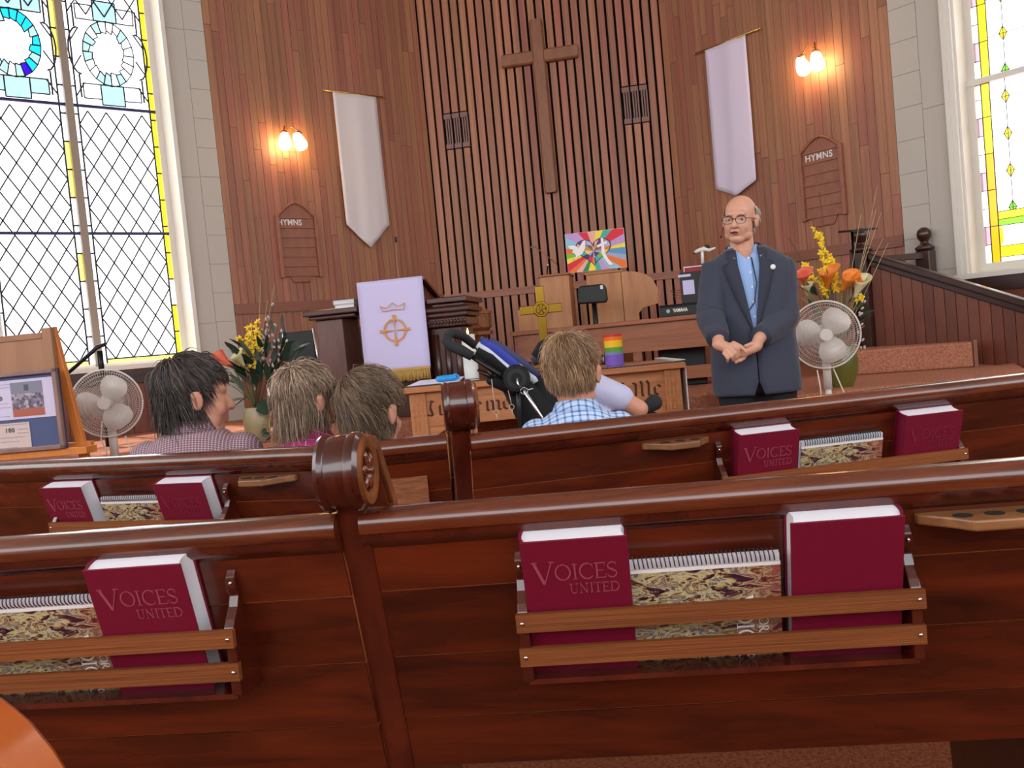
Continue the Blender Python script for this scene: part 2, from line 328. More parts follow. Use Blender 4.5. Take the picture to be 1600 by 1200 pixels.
# ---------------- left wall: wainscot, window, quoins, plank cladding
JO = .24                                           # depth of the window reveal
sWood = WL.S(367, 491)
sCas = WL.S(311, 548)                              # outer edge of the window casing on the wall face
gR = WL.S(262.5, 365.5, JO); mR = WL.S(136, 365, JO); mL = WL.S(124, 365, JO); gL = mL-(gR-mR)
zSill = WL.Z(230, 566, JO); zTop = 5.3
opL, opR = gL-.06, gR+.07
mb = MB().box(opR, 0, .02, .3, 0, CEIL).box(-9, opL, .02, .3, 0, CEIL).box(opL, opR, .02, .3, 0, zSill-.04).box(opL, opR, .02, .3, zTop, CEIL)
wl = wallobj('wall_left', WL, mb, m_gap, 'left wall with plank cladding and white painted stone blocks')
def planks(W, parent, sA, sB, zA, zB, mat, n, joints=True, prefix='plank', seed=1, y0=0):
    rnd = random.Random(seed); pw = (sB-sA)/n; g = .0016
    for k in range(n):
        a, b = sA+k*pw+g, sA+(k+1)*pw-g
        cuts = [zA]
        if joints:
            z = zA+rnd.uniform(.35, 1.9)
            while z < zB-.4: cuts.append(z); z += rnd.uniform(1.3, 2.3)
        cuts.append(zB)
        for c0, c1 in zip(cuts, cuts[1:]):
            piece(prefix, mat, parent, a, b, y0+rnd.uniform(-.0015, .0015), y0+.022, c0+.0015, c1-.0015)
nL = 33
planks(WL, wl, sWood, -.005, RAIL1-.02, CEIL, m_wall, nL, seed=3)
planks(WL, wl, sWood, -.005, PLAT, RAIL0+.02, m_wall, nL, False, seed=4)
piece('chair_rail', m_rail, wl, sWood, -.0, -.02, .02, RAIL0, RAIL1)
# white stone block facing beside the window
vj = (WL.S(292, 125)+WL.S(342, 513))/2
def stones(W, parent, a, b, z0, h, zB, off=0):
    z = z0-off
    while z < zB:
        lo, hi = max(z, z0), min(z+h, zB)
        if hi-lo > .05: piece('stone_block', m_plaster, parent, a+.002, b-.002, -.004, .03, lo+.0025, hi-.0025)
        z += h
joint = MB().box(sCas, sWood, .002, .03, PLAT, CEIL); joint.build('mortar_bed', m_joint, wl)
stones(WL, wl, vj, sWood-.002, 1.3-.67, .262, CEIL, .13)
stones(WL, wl, sCas+.002, vj, 1.3-.67, 1.31, CEIL, .4)
# wainscot under the window
nb = 46; sA = opL-4.2
planks(WL, wl, sA, sCas, PLAT, zSill-.17, m_bead, nb, False, 'wainscot_board', 5)
piece('wainscot_rail', m_dark, wl, sA, sCas, -.03, .02, zSill-.17, zSill-.10)
piece('wainscot_rail', m_dark, wl, sA, sCas, -.045, .02, zSill-.105, zSill-.045)
mb = MB().box(sA, opL-.06, -.002, .03, zSill-.05, CEIL); mb.build('plaster_field', m_plaster, wl)
# sunlit window
def frameobj(name, W, label, **k):
    return thing(name, label, 'window', W.P, W.a, kind='structure')
w1 = frameobj('window_1', WL, 'tall leaded diamond pane church window with turquoise medallions')
def reveal(W, par, a, b, z0, z1, depth, cas, mat):
    piece('casing', mat, par, a-cas, a, -.03, .01, z0-.02, z1); piece('casing', mat, par, b, b+cas, -.03, .01, z0-.02, z1)
    piece('casing_bead', mat, par, b+cas-.035, b+cas, -.045, .0, z0-.02, z1); piece('casing_bead', mat, par, a-cas, a-cas+.035, -.045, .0, z0-.02, z1)
    piece('jamb', mat, par, a-.01, a+.02, .0, depth+.03, z0, z1); piece('jamb', mat, par, b-.02, b+.01, .0, depth+.03, z0, z1)
cw = sCas-opR
reveal(WL, w1, opL, opR, zSill-.02, zTop, JO, cw, m_trim)
piece('window_sill', m_trim, w1, opL-.1, opR+.1, -.07, JO+.03, zSill-.05, zSill-.012)
piece('bottom_rail', m_trim, w1, opL, opR, JO-.03, JO+.03, zSill-.015, zSill+.02)
m_mull = plain('mullion_paint', (150, 134, 118), .5)
piece('mullion', m_mull, w1, mL, mR, JO-.05, JO+.03, zSill, zTop)
piece('frame_stile', m_trim, w1, gR, opR, JO-.03, JO+.03, zSill, zTop); piece('frame_stile', m_trim, w1, opL, gL, JO-.03, JO+.03, zSill, zTop)
g_clear = glass('glass_clear', (.93, .96, 1)); g_grey = glass('glass_obscure', (.50, .50, .62)); g_yel = glass('glass_yellow', (.95, .80, .10)); g_amb = glass('glass_amber', (.80, .50, .02))
g_cy = glass('glass_cyan', (.06, .48, .62)); g_cyp = glass('glass_pale_cyan', (.40, .52, .52)); g_vio = glass('glass_violet', (.10, .03, .50)); g_pink = glass('glass_pink', (.62, .50, .55)); g_green = glass('glass_green', (.40, .75, .10)); g_py = glass('glass_pale_yellow', (.85, .80, .30))
def clip(poly, a, b, c, d):
    for ax, val, sg in ((0, a, 1), (0, b, -1), (1, c, 1), (1, d, -1)):
        out = []
        for i in range(len(poly)):
            p, q = poly[i-1], poly[i]; ip, iq = sg*(p[ax]-val) >= -1e-9, sg*(q[ax]-val) >= -1e-9
            if ip != iq:
                t = (val-p[ax])/(q[ax]-p[ax]); out.append((p[0]+t*(q[0]-p[0]), p[1]+t*(q[1]-p[1])))
            if iq: out.append(q)
        poly = out
        if len(poly) < 3: return []
    return poly
def shrink(poly, e):
    cx = sum(p[0] for p in poly)/len(poly); cy = sum(p[1] for p in poly)/len(poly); out = []
    for p in poly:
        d = sqrt((p[0]-cx)**2+(p[1]-cy)**2); k = max(0, 1-e/max(d, 1e-6)); out.append((cx+(p[0]-cx)*k, cy+(p[1]-cy)*k))
    return out
def pane(par, poly, mat, y, e=.0): 
    return MB().prism(shrink(poly, e) if e else poly, y, y+.004).build('pane', mat, par)
def line(mb, p, q, y, wdt=.014, d=.008): stroke(mb, p, q, wdt, y, d)
def leaded(par, a, b, z0, z1, y, side):
    lead = MB(); bw = .042; ia, ib = a+bw, b-bw; nd = 4; dw = (ib-ia)/nd; dh = .237; rnd = random.Random(int(abs(a)*100))
    # borders
    z = z0
    while z < z1:
        t = min(z+dh, z1)
        cr_ = rnd.random()
        pane(par, [(ib, z), (b, z), (b, t), (ib, t)], g_yel if side == 'R' and cr_ < .7 else (g_py if cr_ < .25 else g_clear), y)
        pane(par, [(a, z), (ia, z), (ia, t), (a, t)], g_py if cr_ > .9 else g_clear, y)
        line(lead, (ib, t), (b, t), y); line(lead, (a, t), (ia, t), y); z = t
    line(lead, (ia, z0), (ia, z1), y); line(lead, (ib, z0), (ib, z1), y); line(lead, (ia, z0+.035), (ib, z0+.035), y)
    pane(par, [(ia, z0), (ib, z0), (ib, z0+.035), (ia, z0+.035)], g_py, y)
    zb = z0+.035
    mcx, mz = (a+b)/2, WL.Z(168, 85, JO); mh = .40; mw = (ib-ia)*.44
    def inmed(p): return abs(p[0]-mcx) < mw*.98 and abs(p[1]-mz) < mh*.98
    rows = int((z1-zb)/dh)+2
    for r in range(-1, rows):
        for c in range(-1, nd+1):
            for o in (0, 1):
                cx = ia+(c+.5*o+.0)*dw; cz = zb+(r+.5*o)*dh
                poly = clip([(cx, cz-dh/2), (cx+dw/2, cz), (cx, cz+dh/2), (cx-dw/2, cz)], ia, ib, zb, z1)
                if not poly: continue
                if inmed((sum(p[0] for p in poly)/len(poly), sum(p[1] for p in poly)/len(poly))): continue
                pane(par, poly, g_grey if (side == 'L' and r == 1 and c == 1 and o == 0) else g_clear, y)
                line(lead, (cx, cz-dh/2), (cx+dw/2, cz), y, .0115) if ia < cx+dw/4 < ib and zb < cz-dh/4 < z1 else None
                line(lead, (cx, cz-dh/2), (cx-dw/2, cz), y, .0115) if ia < cx-dw/4 < ib and zb < cz-dh/4 < z1 else None
    # medallion: cusped frame with a wreath of blue glass round a pale centre
    y2 = y-.006
    rx, rz = mw*.80, mh*.70
    cols = [g_cy, g_cyp, g_cyp, g_clear, g_cy, g_cyp] if side == 'L' else [g_cyp, g_clear, g_cyp, g_clear]
    n = 20
    for k in range(n):
        a0, a1 = 2*pi*k/n, 2*pi*(k+1)/n; r0 = .58+.2*rnd.random()
        q = [(mcx+rx*cos(a0), mz+rz*sin(a0)), (mcx+rx*cos(a1), mz+rz*sin(a1)), (mcx+rx*r0*cos(a1), mz+rz*r0*sin(a1)), (mcx+rx*r0*.9*cos(a0), mz+rz*r0*.9*sin(a0))]
        pane(par, q, g_vio if (side == 'L' and k == 16) else ((g_cy if rnd.random() < .6 else g_cyp) if side == 'L' and cos(a0) > .05 else cols[(k*7+int(rnd.random()*3)) % len(cols)]), y2)
        for i in range(4): line(lead, q[i-1], q[i], y2, .009)
    pane(par, [(mcx+rx*.6*cos(2*pi*k/16), mz+rz*.6*sin(2*pi*k/16)) for k in range(16)], g_clear, y2+.001)
    for sg in (1, -1):
        for i, (u0, u1) in enumerate(((-1, -.4), (-.4, .4), (.4, 1))):
            zA, zB = mz+sg*rz*.98, mz+sg*(mh if i != 1 else mh*1.12)
            q = [(mcx+mw*.9*u0, min(zA, zB)), (mcx+mw*.9*u1, min(zA, zB)), (mcx+mw*.9*u1, max(zA, zB)), (mcx+mw*.9*u0, max(zA, zB))]
            pane(par, q, g_cyp if (side == 'L' or i == 1) else g_clear, y2)
            for j in range(4): line(lead, q[j-1], q[j], y2, .010)
        line(lead, (mcx+sg*mw*.98, mz-mh), (mcx+sg*mw*.98, mz-mh*.5), y2); line(lead, (mcx+sg*mw*.98, mz+mh), (mcx+sg*mw*.98, mz+mh*.5), y2)
        q = arc(mcx+sg*mw*.9, mz, .06*sg+mw*.1*sg, mh*.5, -90, 90, 8)
        for p0, p1 in zip(q, q[1:]): line(lead, p0, p1, y2)
    lead.build('lead_came', m_lead, par)
leaded(w1, mR, gR, zSill+.02, zTop, JO, 'R'); leaded(w1, gL, mL, zSill+.02, zTop, JO, 'L')
m_bar = plain('saddle_bar', (44, 38, 84), .5, .3)
for px, py in ((118, 165.5), (131, 365.3)):
    z = WL.Z(px, py, JO); piece('saddle_bar', m_bar, w1, gL, mL, JO-.03, JO-.008, z-.012, z+.012); piece('saddle_bar', m_bar, w1, mR, gR, JO-.03, JO-.008, z-.012, z+.012)

# ---------------- centre wall: vertical slats over a dark cavity
mb = MB().box(-.1, CW+.1, .05, .25, 0, CEIL)
wc = wallobj('wall_back', WC, mb, m_groove, 'back wall of spaced vertical reddish wood slats over dark gaps')
NS = 28; sp = CW/NS
v1 = (WC.S(687.5, 182), WC.S(731, 182), WC.Z(692, 234), WC.Z(688, 180)); v2 = (WC.S(973, 138), WC.S(1018, 138), WC.Z(977, 194), WC.Z(973, 137))
iv1, iv2 = round(v1[0]/sp), round(v2[0]/sp)
for k in range(NS):
    a, b = k*sp+.0125, (k+1)*sp-.0125; rnd = random.Random(k)
    dz = rnd.uniform(-.001, .001); segs = [(RAIL1-.01, CEIL)]
    for iv, vv in ((iv1, v1), (iv2, v2)):
        if iv <= k < iv+3: segs = [(RAIL1-.01, vv[2]-.012), (vv[3]+.012, CEIL)]
    for c0, c1 in segs: piece('slat', m_slat, wc, a, b, dz, .05, c0, c1)
    piece('slat', m_slat, wc, a, b, dz, .05, PLAT, RAIL0+.01)
piece('chair_rail', m_slat, wc, 0, CW, -.018, .02, RAIL0+.01, RAIL1-.01)
m_vent = plain('vent_metal', (128, 92, 84), .5)
for iv, vv, lab in ((iv1, v1, 'slotted vent grille nearer the left end of the slat wall'), (iv2, v2, 'slotted vent grille right of the wooden cross')):
    t = thing('wall_vent', lab, 'vent', WC.P + WC.u*(iv*sp), WC.a, 'vent grilles in the slat wall')
    zA, zB = vv[2], vv[3]
    for k in range(3):
        a, b = k*sp+.007, (k+1)*sp-.007
        MB().box(a, b, .0, .03, zA, zA+.05).build('end_plate', m_vent, t); MB().box(a, b, .0, .03, zB-.05, zB).build('end_plate', m_vent, t)
        for j in range(3):
            c = a+(b-a)*(j+.0)/3+.006; MB().box(c+.006, c+(b-a)/3-.004, .005, .03, zA+.05, zB-.05).build('vent_bar', m_vent, t)
# cross
zc0, zc1 = WC.Z(860, 302), WC.Z(838, 33); sc_ = (WC.S(848, 150)); xa, xb = WC.S(785, 98), WC.S(903, 80); za = WC.Z(845, 90)
t = thing('wall_cross', 'large plain wooden cross mounted on the slat wall', 'cross', WC.P + WC.u*sc_ + V((0, 0, zc0)), WC.a)
m_cross = wood('cross_wood', (122, 76, 50), (146, 94, 62), .45, (14, 14, 3), .03)
hw = .066
def bar(L0, L1, ax):
    # chamfered bar with pointed ends; length along ax ('z' or 'x')
    mb = MB(); e = .02; y0, y1 = -.075, -.002
    ring = lambda l, k: [(-hw*k, y0+.014), (-hw*.78*k, y0), (hw*.78*k, y0), (hw*k, y0+.014), (hw*k, y1), (-hw*k, y1)]
    vs = []; fs = []
    for l, k in ((L0, .86), (L0+e, 1), (L1-e, 1), (L1, .86)):
        for a, y in ring(l, k): vs.append((a, y, l) if ax == 'z' else (l, y, a))
    for i in range(3):
        for k in range(6): fs.append((i*6+k, i*6+(k+1) % 6, (i+1)*6+(k+1) % 6, (i+1)*6+k))
    fs += [tuple(range(6)), tuple(range(18, 24))]; return mb.add(vs, fs)
bar(0, zc1-zc0, 'z').build('upright', m_cross, t)
o = bar(xa-sc_, -hw*.9, 'x').build('arm', m_cross, t); o.location.z = za-zc0
o = bar(hw*.9, xb-sc_, 'x').build('arm', m_cross, t); o.location.z = za-zc0

# ---------------- right wall: plank cladding, quoins, yellow bordered window
sW2 = WR.S(1404, 260); sJ2 = (WR.S(1447, 260)+WR.S(1455, 340))/2; sC2 = WR.S(1488, 270)
JR = .16
g2 = WR.S(1533, 270, JR); zS2 = WR.Z(1541.7, 411.7, JR); zT2 = 5.3; g2b = g2+.95; opA = g2-.075; opB = g2b+.075
mb = MB().box(0, opA, .02, .3, 0, CEIL).box(opB, 9, .02, .3, 0, CEIL).box(opA, opB, .02, .3, 0, zS2-.08).box(opA, opB, .02, .3, zT2, CEIL)
wr = wallobj('wall_right', WR, mb, m_gap, 'right wall with plank cladding and white painted stone blocks')
nR = 29
planks(WR, wr, .005, sW2, RAIL1-.02, CEIL, m_wall, nR, seed=13)
planks(WR, wr, .005, sW2, PLAT-.3, RAIL0+.02, m_wall, nR, False, seed=14)
piece('chair_rail', m_rail, wr, 0, sW2, -.02, .02, RAIL0, RAIL1)
MB().box(sW2, sC2, .002, .03, 0, CEIL).build('mortar_bed', m_joint, wr)
stones(WR, wr, sW2+.002, sJ2, .4, .268, CEIL, .09); stones(WR, wr, sJ2, sC2-.002, .4, 1.3, CEIL, .33)
w2 = frameobj('window_2', WR, 'white framed sash window with yellow stained glass border')
reveal(WR, w2, opA, opB, zS2-.07, zT2, JR, opA-sC2, m_trim)
piece('window_sill', m_trim, w2, opA-.1, opB+.1, -.05, JR+.03, zS2-.11, zS2-.07)
MB().box(opA-.2, 4, -.03, .02, zS2-.22, zS2-.11).build('wainscot_rail', m_dark, wr)
MB().box(sC2, 5, -.01, .02, 0, zS2-.2).build('wainscot_panel', m_bead, wr)
MB().box(opB+.12, 9, -.002, .02, zS2-.11, CEIL).build('plaster_field', m_plaster, wr)
zM = WR.Z(1520, 131, JR)
for z0, z1, y in ((zS2, zM-.02, JR), (zM+.02, zT2, JR+.03)):
    piece('sash_stile', m_trim, w2, opA, g2, y-.025, y+.025, z0-.07, z1); piece('sash_stile', m_trim, w2, g2b, opB, y-.025, y+.025, z0-.07, z1)
piece('sash_rail', m_trim, w2, opA, opB, JR-.025, JR+.025, zS2-.07, zS2); piece('meeting_rail', m_trim, w2, opA, opB, JR-.035, JR+.05, zM-.022, zM+.022)
def sash(z0, z1, y, bottom):
    lead = MB(); b1 = .042; b2 = .105; seg = .142; k = 0
    for mir in (0, 1):
        X = (lambda x: g2+x) if not mir else (lambda x: g2b-x)
        z = z0; k = 0
        while z < z1-.01:
            t = min(z+seg, z1); pane(w2, [(X(0), z), (X(b1), z), (X(b1), t), (X(0), t)], g_pink if (k % 3 == 1) else g_clear, y); line(lead, (X(0), t), (X(b1), t), y, .005)
            if k % 2 == 0:
                t2 = min(z+2*seg, z1); pane(w2, [(X(b1), z), (X(b2), z), (X(b2), t2), (X(b1), t2)], g_amb if (z-z0 < .75 and bottom) else g_yel, y); line(lead, (X(b1), t2), (X(b2), t2), y, .006)
            z = t; k += 1
        for b_ in (b1, b2): line(lead, (X(b_), z0), (X(b_), z1), y, .006)
    a, b = g2+b2, g2b-b2; zz = z0
    if bottom:
        for h, mt in ((.035, g_clear), (.085, g_yel), (.16, g_clear), (.05, g_green), (.06, g_yel)):
            pane(w2, [(a, zz), (b, zz), (b, zz+h), (a, zz+h)], mt, y); zz += h; line(lead, (a, zz), (b, zz), y, .006)
        pane(w2, [(a, z0+.12), (a+.03, z0+.15), (a+.03, z0+.26), (a, z0+.28)], g_yel, y-.003)
    dz = .283; xd = [a+.115, (a+b)/2, b-.115]; z = zz+.02; first = True
    while z < z1+.1:
        lo, hi = (zz if first else z), min(z+dz, z1)
        if lo >= z1: break
        cuts = [a]+xd+[b]
        for p, q in zip(cuts, cuts[1:]): pane(w2, [(p, lo), (q, lo), (q, hi), (p, hi)], g_clear, y)
        for c in xd:
            line(lead, (c, lo), (c, hi), y, .0035)
            q = clip([(c, z-.052), (c+.029, z), (c, z+.052), (c-.029, z)], a, b, zz, z1)
            if q:
                pane(w2, q, g_yel if not first else g_green, y-.004)
                for i in range(len(q)): line(lead, q[i-1], q[i], y-.004, .004)
        line(lead, (a, z), (b, z), y, .0035) if z < z1 else None
        first = False; z += dz
    lead.build('lead_came', m_lead, w2)
sash(zS2, zM-.022, JR, True); sash(zM+.022, zT2, JR+.03, False)
piece('sash_lift', m_trim, w2, (g2+g2b)/2-.05, (g2+g2b)/2+.05, JR-.05, JR-.02, zS2-.05, zS2-.03)

# ================================================================== THINGS ON THE WALLS
m_glow = emit('lit_globe', (1, .66, .30), 17)
def sconce(W, plate, globes, label):
    s, z = W.sz(*plate); t = thing('wall_sconce', label, 'lamp', W.P + W.u*s + V((0, 0, z)), W.a, 'twin globe brass wall lamps')
    MB().lathe([(.001, 0), (.02, .0), (.03, .008), (.052, .018), (.055, .03)], 16, M.Rotation(pi/2, 4, 'X') @ T(0, 0, -.03) @ M.Scale(-1, 4, (0, 0, 1)) @ T(0, 0, -.03)).build('back_plate', m_brass2, t, True)
    for k, (gx, gy) in enumerate(globes):
        gs, gz = W.sz(gx, gy, -.13); c = V((gs-s, -.13, gz-z)); topc = c + V((0, 0, .075))
        sl = V((-.30 if k == 0 else .30, 0, 0)) if False else V((0, 0, 0))
        MB().tube([(0, -.03, 0), (c.x*.5, -.09, .035), (topc.x, -.13, topc.z+.02), tuple(topc)], .007, 8).lathe([(.012, -.012), (.032, -.005), (.036, .008), (.014, .022)], 14, T(*topc)).build('arm', m_brass2, t, True)
        tl = R(-18 if gx < plate[0]+3 and k == 0 and len(globes) == 2 and gx < globes[1][0] and plate[0] > globes[1][0]-6 else 22) if (k == 0) == (plate[0] > 800) else R(-4)
        prof = [(.02, .085), (.034, .07), (.045, .04), (.056, 0), (.061, -.035), (.055, -.062), (.036, -.08), (.004, -.087)]
        MB().lathe(prof, 20, T(*c) @ M.Rotation(tl if plate[0] > 800 else -tl, 4, 'Y')).build('globe_shade', m_glow, t, True)
sconce(WL, (443, 207), ((445, 220), (468, 221)), 'lit twin globe wall lamp above the left hymn board')
sconce(WR, (1277, 77), ((1254, 103), (1276, 95)), 'lit twin globe wall lamp on the right plank wall')
def banner(W, tl, tr, bl, br, tip, rod, label, mat):
    sA, zA = W.sz(*tl); sB, zB = W.sz(*tr); zt = (zA+zB)/2
    z_side = (W.Z(*bl)+W.Z(*br))/2; s_tip, z_tip = W.sz(*tip); r0, r1 = W.S(*rod[0]), W.S(*rod[1])
    wd = sB-sA; t = thing('wall_banner', label, 'banner', W.P + W.u*((sA+sB)/2) + V((0, 0, z_tip)), W.a, 'long pointed white wall banners')
    mb = MB(); nx, nz = 12, 24; vs = []
    for j in range(nz+1):
        for i in range(nx+1):
            u = i/nx-.5; zb = z_tip + (z_side-z_tip)*abs(u)*2; z = zt+(zb-zt)*j/nz
            y = -.035-.006*sin(u*9+.8)-.004*sin(u*21+j*.1)*(j/nz)-.012*(j/nz)**2; vs.append((u*wd, y, z-z_tip))
    fs = [(j*(nx+1)+i, j*(nx+1)+i+1, (j+1)*(nx+1)+i+1, (j+1)*(nx+1)+i) for j in range(nz) for i in range(nx)]
    o = mb.add(vs, fs).build('cloth', mat, t, True); sd = o.modifiers.new('s', 'SOLIDIFY'); sd.thickness = .004
    c = (sA+sB)/2; MB().tube([(r0-c, -.035, zt-z_tip), (r1-c, -.035, zt-z_tip)], .007, 10).build('rod', m_brass2, t, True)
    for r_ in (r0, r1): MB().ell((r_-c, -.035, zt-z_tip), (.014, .012, .012), 10).build('finial', m_brass2, t, True)
banner(WL, (517, 146), (585, 150), (544, 352), (606, 352), (580, 388), ((503, 140), (597, 152)), 'long white pointed banner hanging left of the slat wall', m_cloth)
m_cloth2 = plain('lavender_cloth', (222, 212, 232), .8, bump=.15, bscale=500)
banner(WR, (1105, 79), (1167, 54), (1121, 297), (1185, 280), (1143, 309), ((1088, 86), (1190, 44)), 'long white pointed banner hanging behind the standing man', m_cloth2)
m_hb = wood('hymn_board_wood', (134, 80, 58), (160, 100, 74), .45, (20, 3, 8), .03)
m_lw = plain('white_letter', (238, 234, 228), .5)
def hymnboard(W, lx, rx, peak, sh, bot, low, txt, label):
    s0, s1 = W.S(*lx), W.S(*rx); c = (s0+s1)/2; h = (s1-s0)/2; zp, zs, zb, zl = W.Z(*peak), W.Z(*sh), W.Z(*bot), W.Z(*low)
    t = thing('hymn_board', label, 'hymn board', W.P + W.u*c + V((0, 0, zl)), W.a, 'wooden hymn boards')
    B = [(-h*.9, zb-zl), (-h*.62, zb-zl), (-h*.5, (zb-zl)*.35), (-h*.42, 0), (h*.42, 0), (h*.5, (zb-zl)*.35), (h*.62, zb-zl), (h*.9, zb-zl), (h*.9, zs-zl)]
    top = [(h*.9*(1-k/8), zs-zl+(zp-zs)*(1-(1-k/8)**1.7)) for k in range(9)]; B2 = B + top[1:] + [(-x, z) for x, z in reversed(top[:-1])]
    MB().prism(B2, -.012, -.001).build('panel', m_hb, t)
    for sg in (-1, 1): MB().box(sg*h-.018, sg*h+.018, -.04, -.001, zb-zl-.02, zs-zl+.02).build('stile', m_hb, t, bevel=.004)
    for e in (1, -1):
        q = [(x*e*1.04, -.022, z+.008) for x, z in top]; MB().tube(q, .011, 6).build('arch_moulding', m_hb, t, True)
    n = 6; zz = zs-zl
    for k in range(n+1):
        z = zz - (zz-(zb-zl))*k/n; MB().box(-h, h, -.026, -.006, z-.006, z+.004).build('rail', m_hb, t)
    MB().tube([(-h*.42, -.016, .002), (h*.42, -.016, .002)], .006, 6).build('bottom_bead', m_hb, t)
    u0, u1 = W.S(*txt[0])-c, W.S(*txt[1])-c
    o = text('HYMNS', .10, m_lw, t, ((u0+u1)/2, -.016, zz-(zz-(zb-zl))/n/2), name='lettering', ext=.002, bold=.0014, space=1.08)
    o.scale = ((u1-u0)/o.dimensions.x, ((zz-(zb-zl))/n*.62)/o.dimensions.y, 1)
hymnboard(WL, (434, 371), (494, 371), (457, 319), (460, 341), (467, 431), (470, 441), ((433, 349), (470, 349)), 'wooden hymn board below the lamp on the left wall')
hymnboard(WR, (1254, 275), (1317, 262), (1281, 215), (1281, 236), (1287, 338), (1290, 352), ((1260, 250), (1302, 241)), 'wooden hymn board below the lamp on the right wall')
# ================================================================== PEWS
def proj(P):
    v = P-EYE; d = v.dot(fw); return 800+F*v.dot(rt)/d, 600-F*v.dot(up)/d
SLOPE = .30
m_seamhi = plain('seam_highlight', (176, 96, 50), .6)  # pale colour stands in for highlights along the board seams
class Pew:
    def __init__(s, pts, zo, label, seat=True, group='varnished wooden pews'):
        s.p = [V((x, y, 0)) for x, y in pts]; s.zo = zo; s.L = [0]
        for a, b in zip(s.p, s.p[1:]): s.L.append(s.L[-1]+(b-a).length)
        s.o = (s.p[0]+s.p[-1])/2; s.root = thing('pew', label, 'pew', s.o, 0, group)
        n = len(s.p); s.nrm = []
        for i in range(n):
            t = (s.p[min(i+1, n-1)]-s.p[max(i-1, 0)]).normalized(); s.nrm.append(V((-t.y, t.x, 0)))
        for k, (c0, c1) in enumerate(((.832, .742), (.742, .622), (.622, .502), (.502, .405))):
            y0, y1 = s.yb(c0-.0012), s.yb(c1+.0012)
            s.sweep([(y0, c0-.0012), (y1, c1+.0012), (y1+.022, c1+.0012), (y0+.022, c0-.0012)], 'back_board', m_pew)
        s.sweep([(s.yb(.84)+.004, .84), (s.yb(.408)+.004, .408), (s.yb(.408)+.028, .408), (s.yb(.84)+.028, .84)], 'highlight_backing', m_seamhi)  # added layer behind the boards; shows in the gaps as painted highlights
        s.sweep([(-.026, .846), (-.030, .858), (-.026, .872), (-.014, .880), (.008, .882), (.030, .876), (.040, .862), (.036, .846)], 'cap_rail', m_pewc, 50)
        s.sweep([(-.022, .846), (-.020, .834), (-.010, .826), (.0, .818), (.03, .818), (.03, .846)], 'cap_moulding', m_pewd, 50)
        if seat:
            s.sweep([(.13, .425), (.13, .45), (.56, .46), (.575, .445), (.565, .425)], 'seat', m_pewc, 40)
    def yb(s, z): return (.83-z)*SLOPE-.004
    def sweep(s, prof, name, mat, smooth=False):
        n = len(prof); vs = []; fs = []
        for p, q in zip(s.p, s.nrm):
            vs += [tuple(p-s.o+q*y+V((0, 0, z+s.zo))) for y, z in prof]
        for i in range(len(s.p)-1):
            for k in range(n): fs.append((i*n+k, i*n+(k+1) % n, (i+1)*n+(k+1) % n, (i+1)*n+k))
        L = (len(s.p)-1)*n; fs += [tuple(range(n)), tuple(range(L, L+n))]
        # grain runs along x: rotate local frame so object x follows the pew
        return MB().add(vs, fs).build(name, mat, s.root, smooth)
    def pos(s, d):
        d = max(0, min(d, s.L[-1]-1e-6))
        for i in range(len(s.p)-1):
            if d <= s.L[i+1]:
                t = (d-s.L[i])/(s.L[i+1]-s.L[i]); p = s.p[i].lerp(s.p[i+1], t); u = (s.p[i+1]-s.p[i]).normalized(); return p, u, V((-u.y, u.x, 0))
    def find(s, px, z, off=0):
        best = None
        for k in range(801):
            d = s.L[-1]*k/800; p, u, q = s.pos(d); e = abs(proj(p+q*off+V((0, 0, z+s.zo)))[0]-px)
            if best is None or e < best[0]: best = (e, d)
        return best[1]
    def frame(s, d): p, u, q = s.pos(d); return p, atan2(u.y, u.x)
def bez(pts, n):
    # smooth path through points (Catmull-Rom)
    out = []; P = [pts[0]]+list(pts)+[pts[-1]]
    for i in range(1, len(P)-2):
        for k in range(n):
            t = k/n; a, b, c, d = (V(P[i-1]), V(P[i]), V(P[i+1]), V(P[i+2]))
            out.append(tuple(.5*((2*b)+(c-a)*t+(2*a-5*b+4*c-d)*t*t+(3*b-a-3*c+d)*t**3)))
    out.append(tuple(pts[-1])); return out
Z2 = .027
def tp(px, py, zo=0): q = atz(px, py, .882+zo); return (q.x, q.y)
aa, bb = tp(560, 795), tp(1600, 715); k_ = (bb[1]-aa[1])/(bb[0]-aa[0])
pew1R = Pew([(aa[0]+.005, aa[1]), (1.85, aa[1]+k_*(1.85-aa[0]))], 0, 'nearest pew with two hymnals on the right side')
a2, b2 = tp(0, 840), tp(510, 802); k2 = (b2[1]-a2[1])/(b2[0]-a2[0])
pew1L = Pew([(-2.4, a2[1]+k2*(-2.4-a2[0])), (b2[0]+.018, b2[1])], 0, 'nearest pew on the left below the rolled pew end')
c0, c1 = tp(733, 678, Z2), tp(1600, 583, Z2); k3 = (c1[1]-c0[1])/(c1[0]-c0[0])
pew2R = Pew([(c0[0], c0[1]), (2.3, c0[1]+k3*(2.3-c0[0]))], Z2, 'pew in the second row in front of the standing man')
q0, q1, q2, q3, q4, q5 = tp(0, 722, Z2), tp(200, 712, Z2), tp(400, 701, Z2), tp(482, 696.5, Z2), tp(590, 690, Z2), tp(697, 677, Z2)
ext = (q0[0]-1.0, q0[1]+.42)
pew2L = Pew(bez([ext, q0, q1, q2, ((q3[0]+q4[0])/2, (q3[1]+q4[1])/2), (q5[0], min(q5[1], c0[1]+.06))], 6), Z2, 'gently curved second row pew where three shaggy haired people sit')

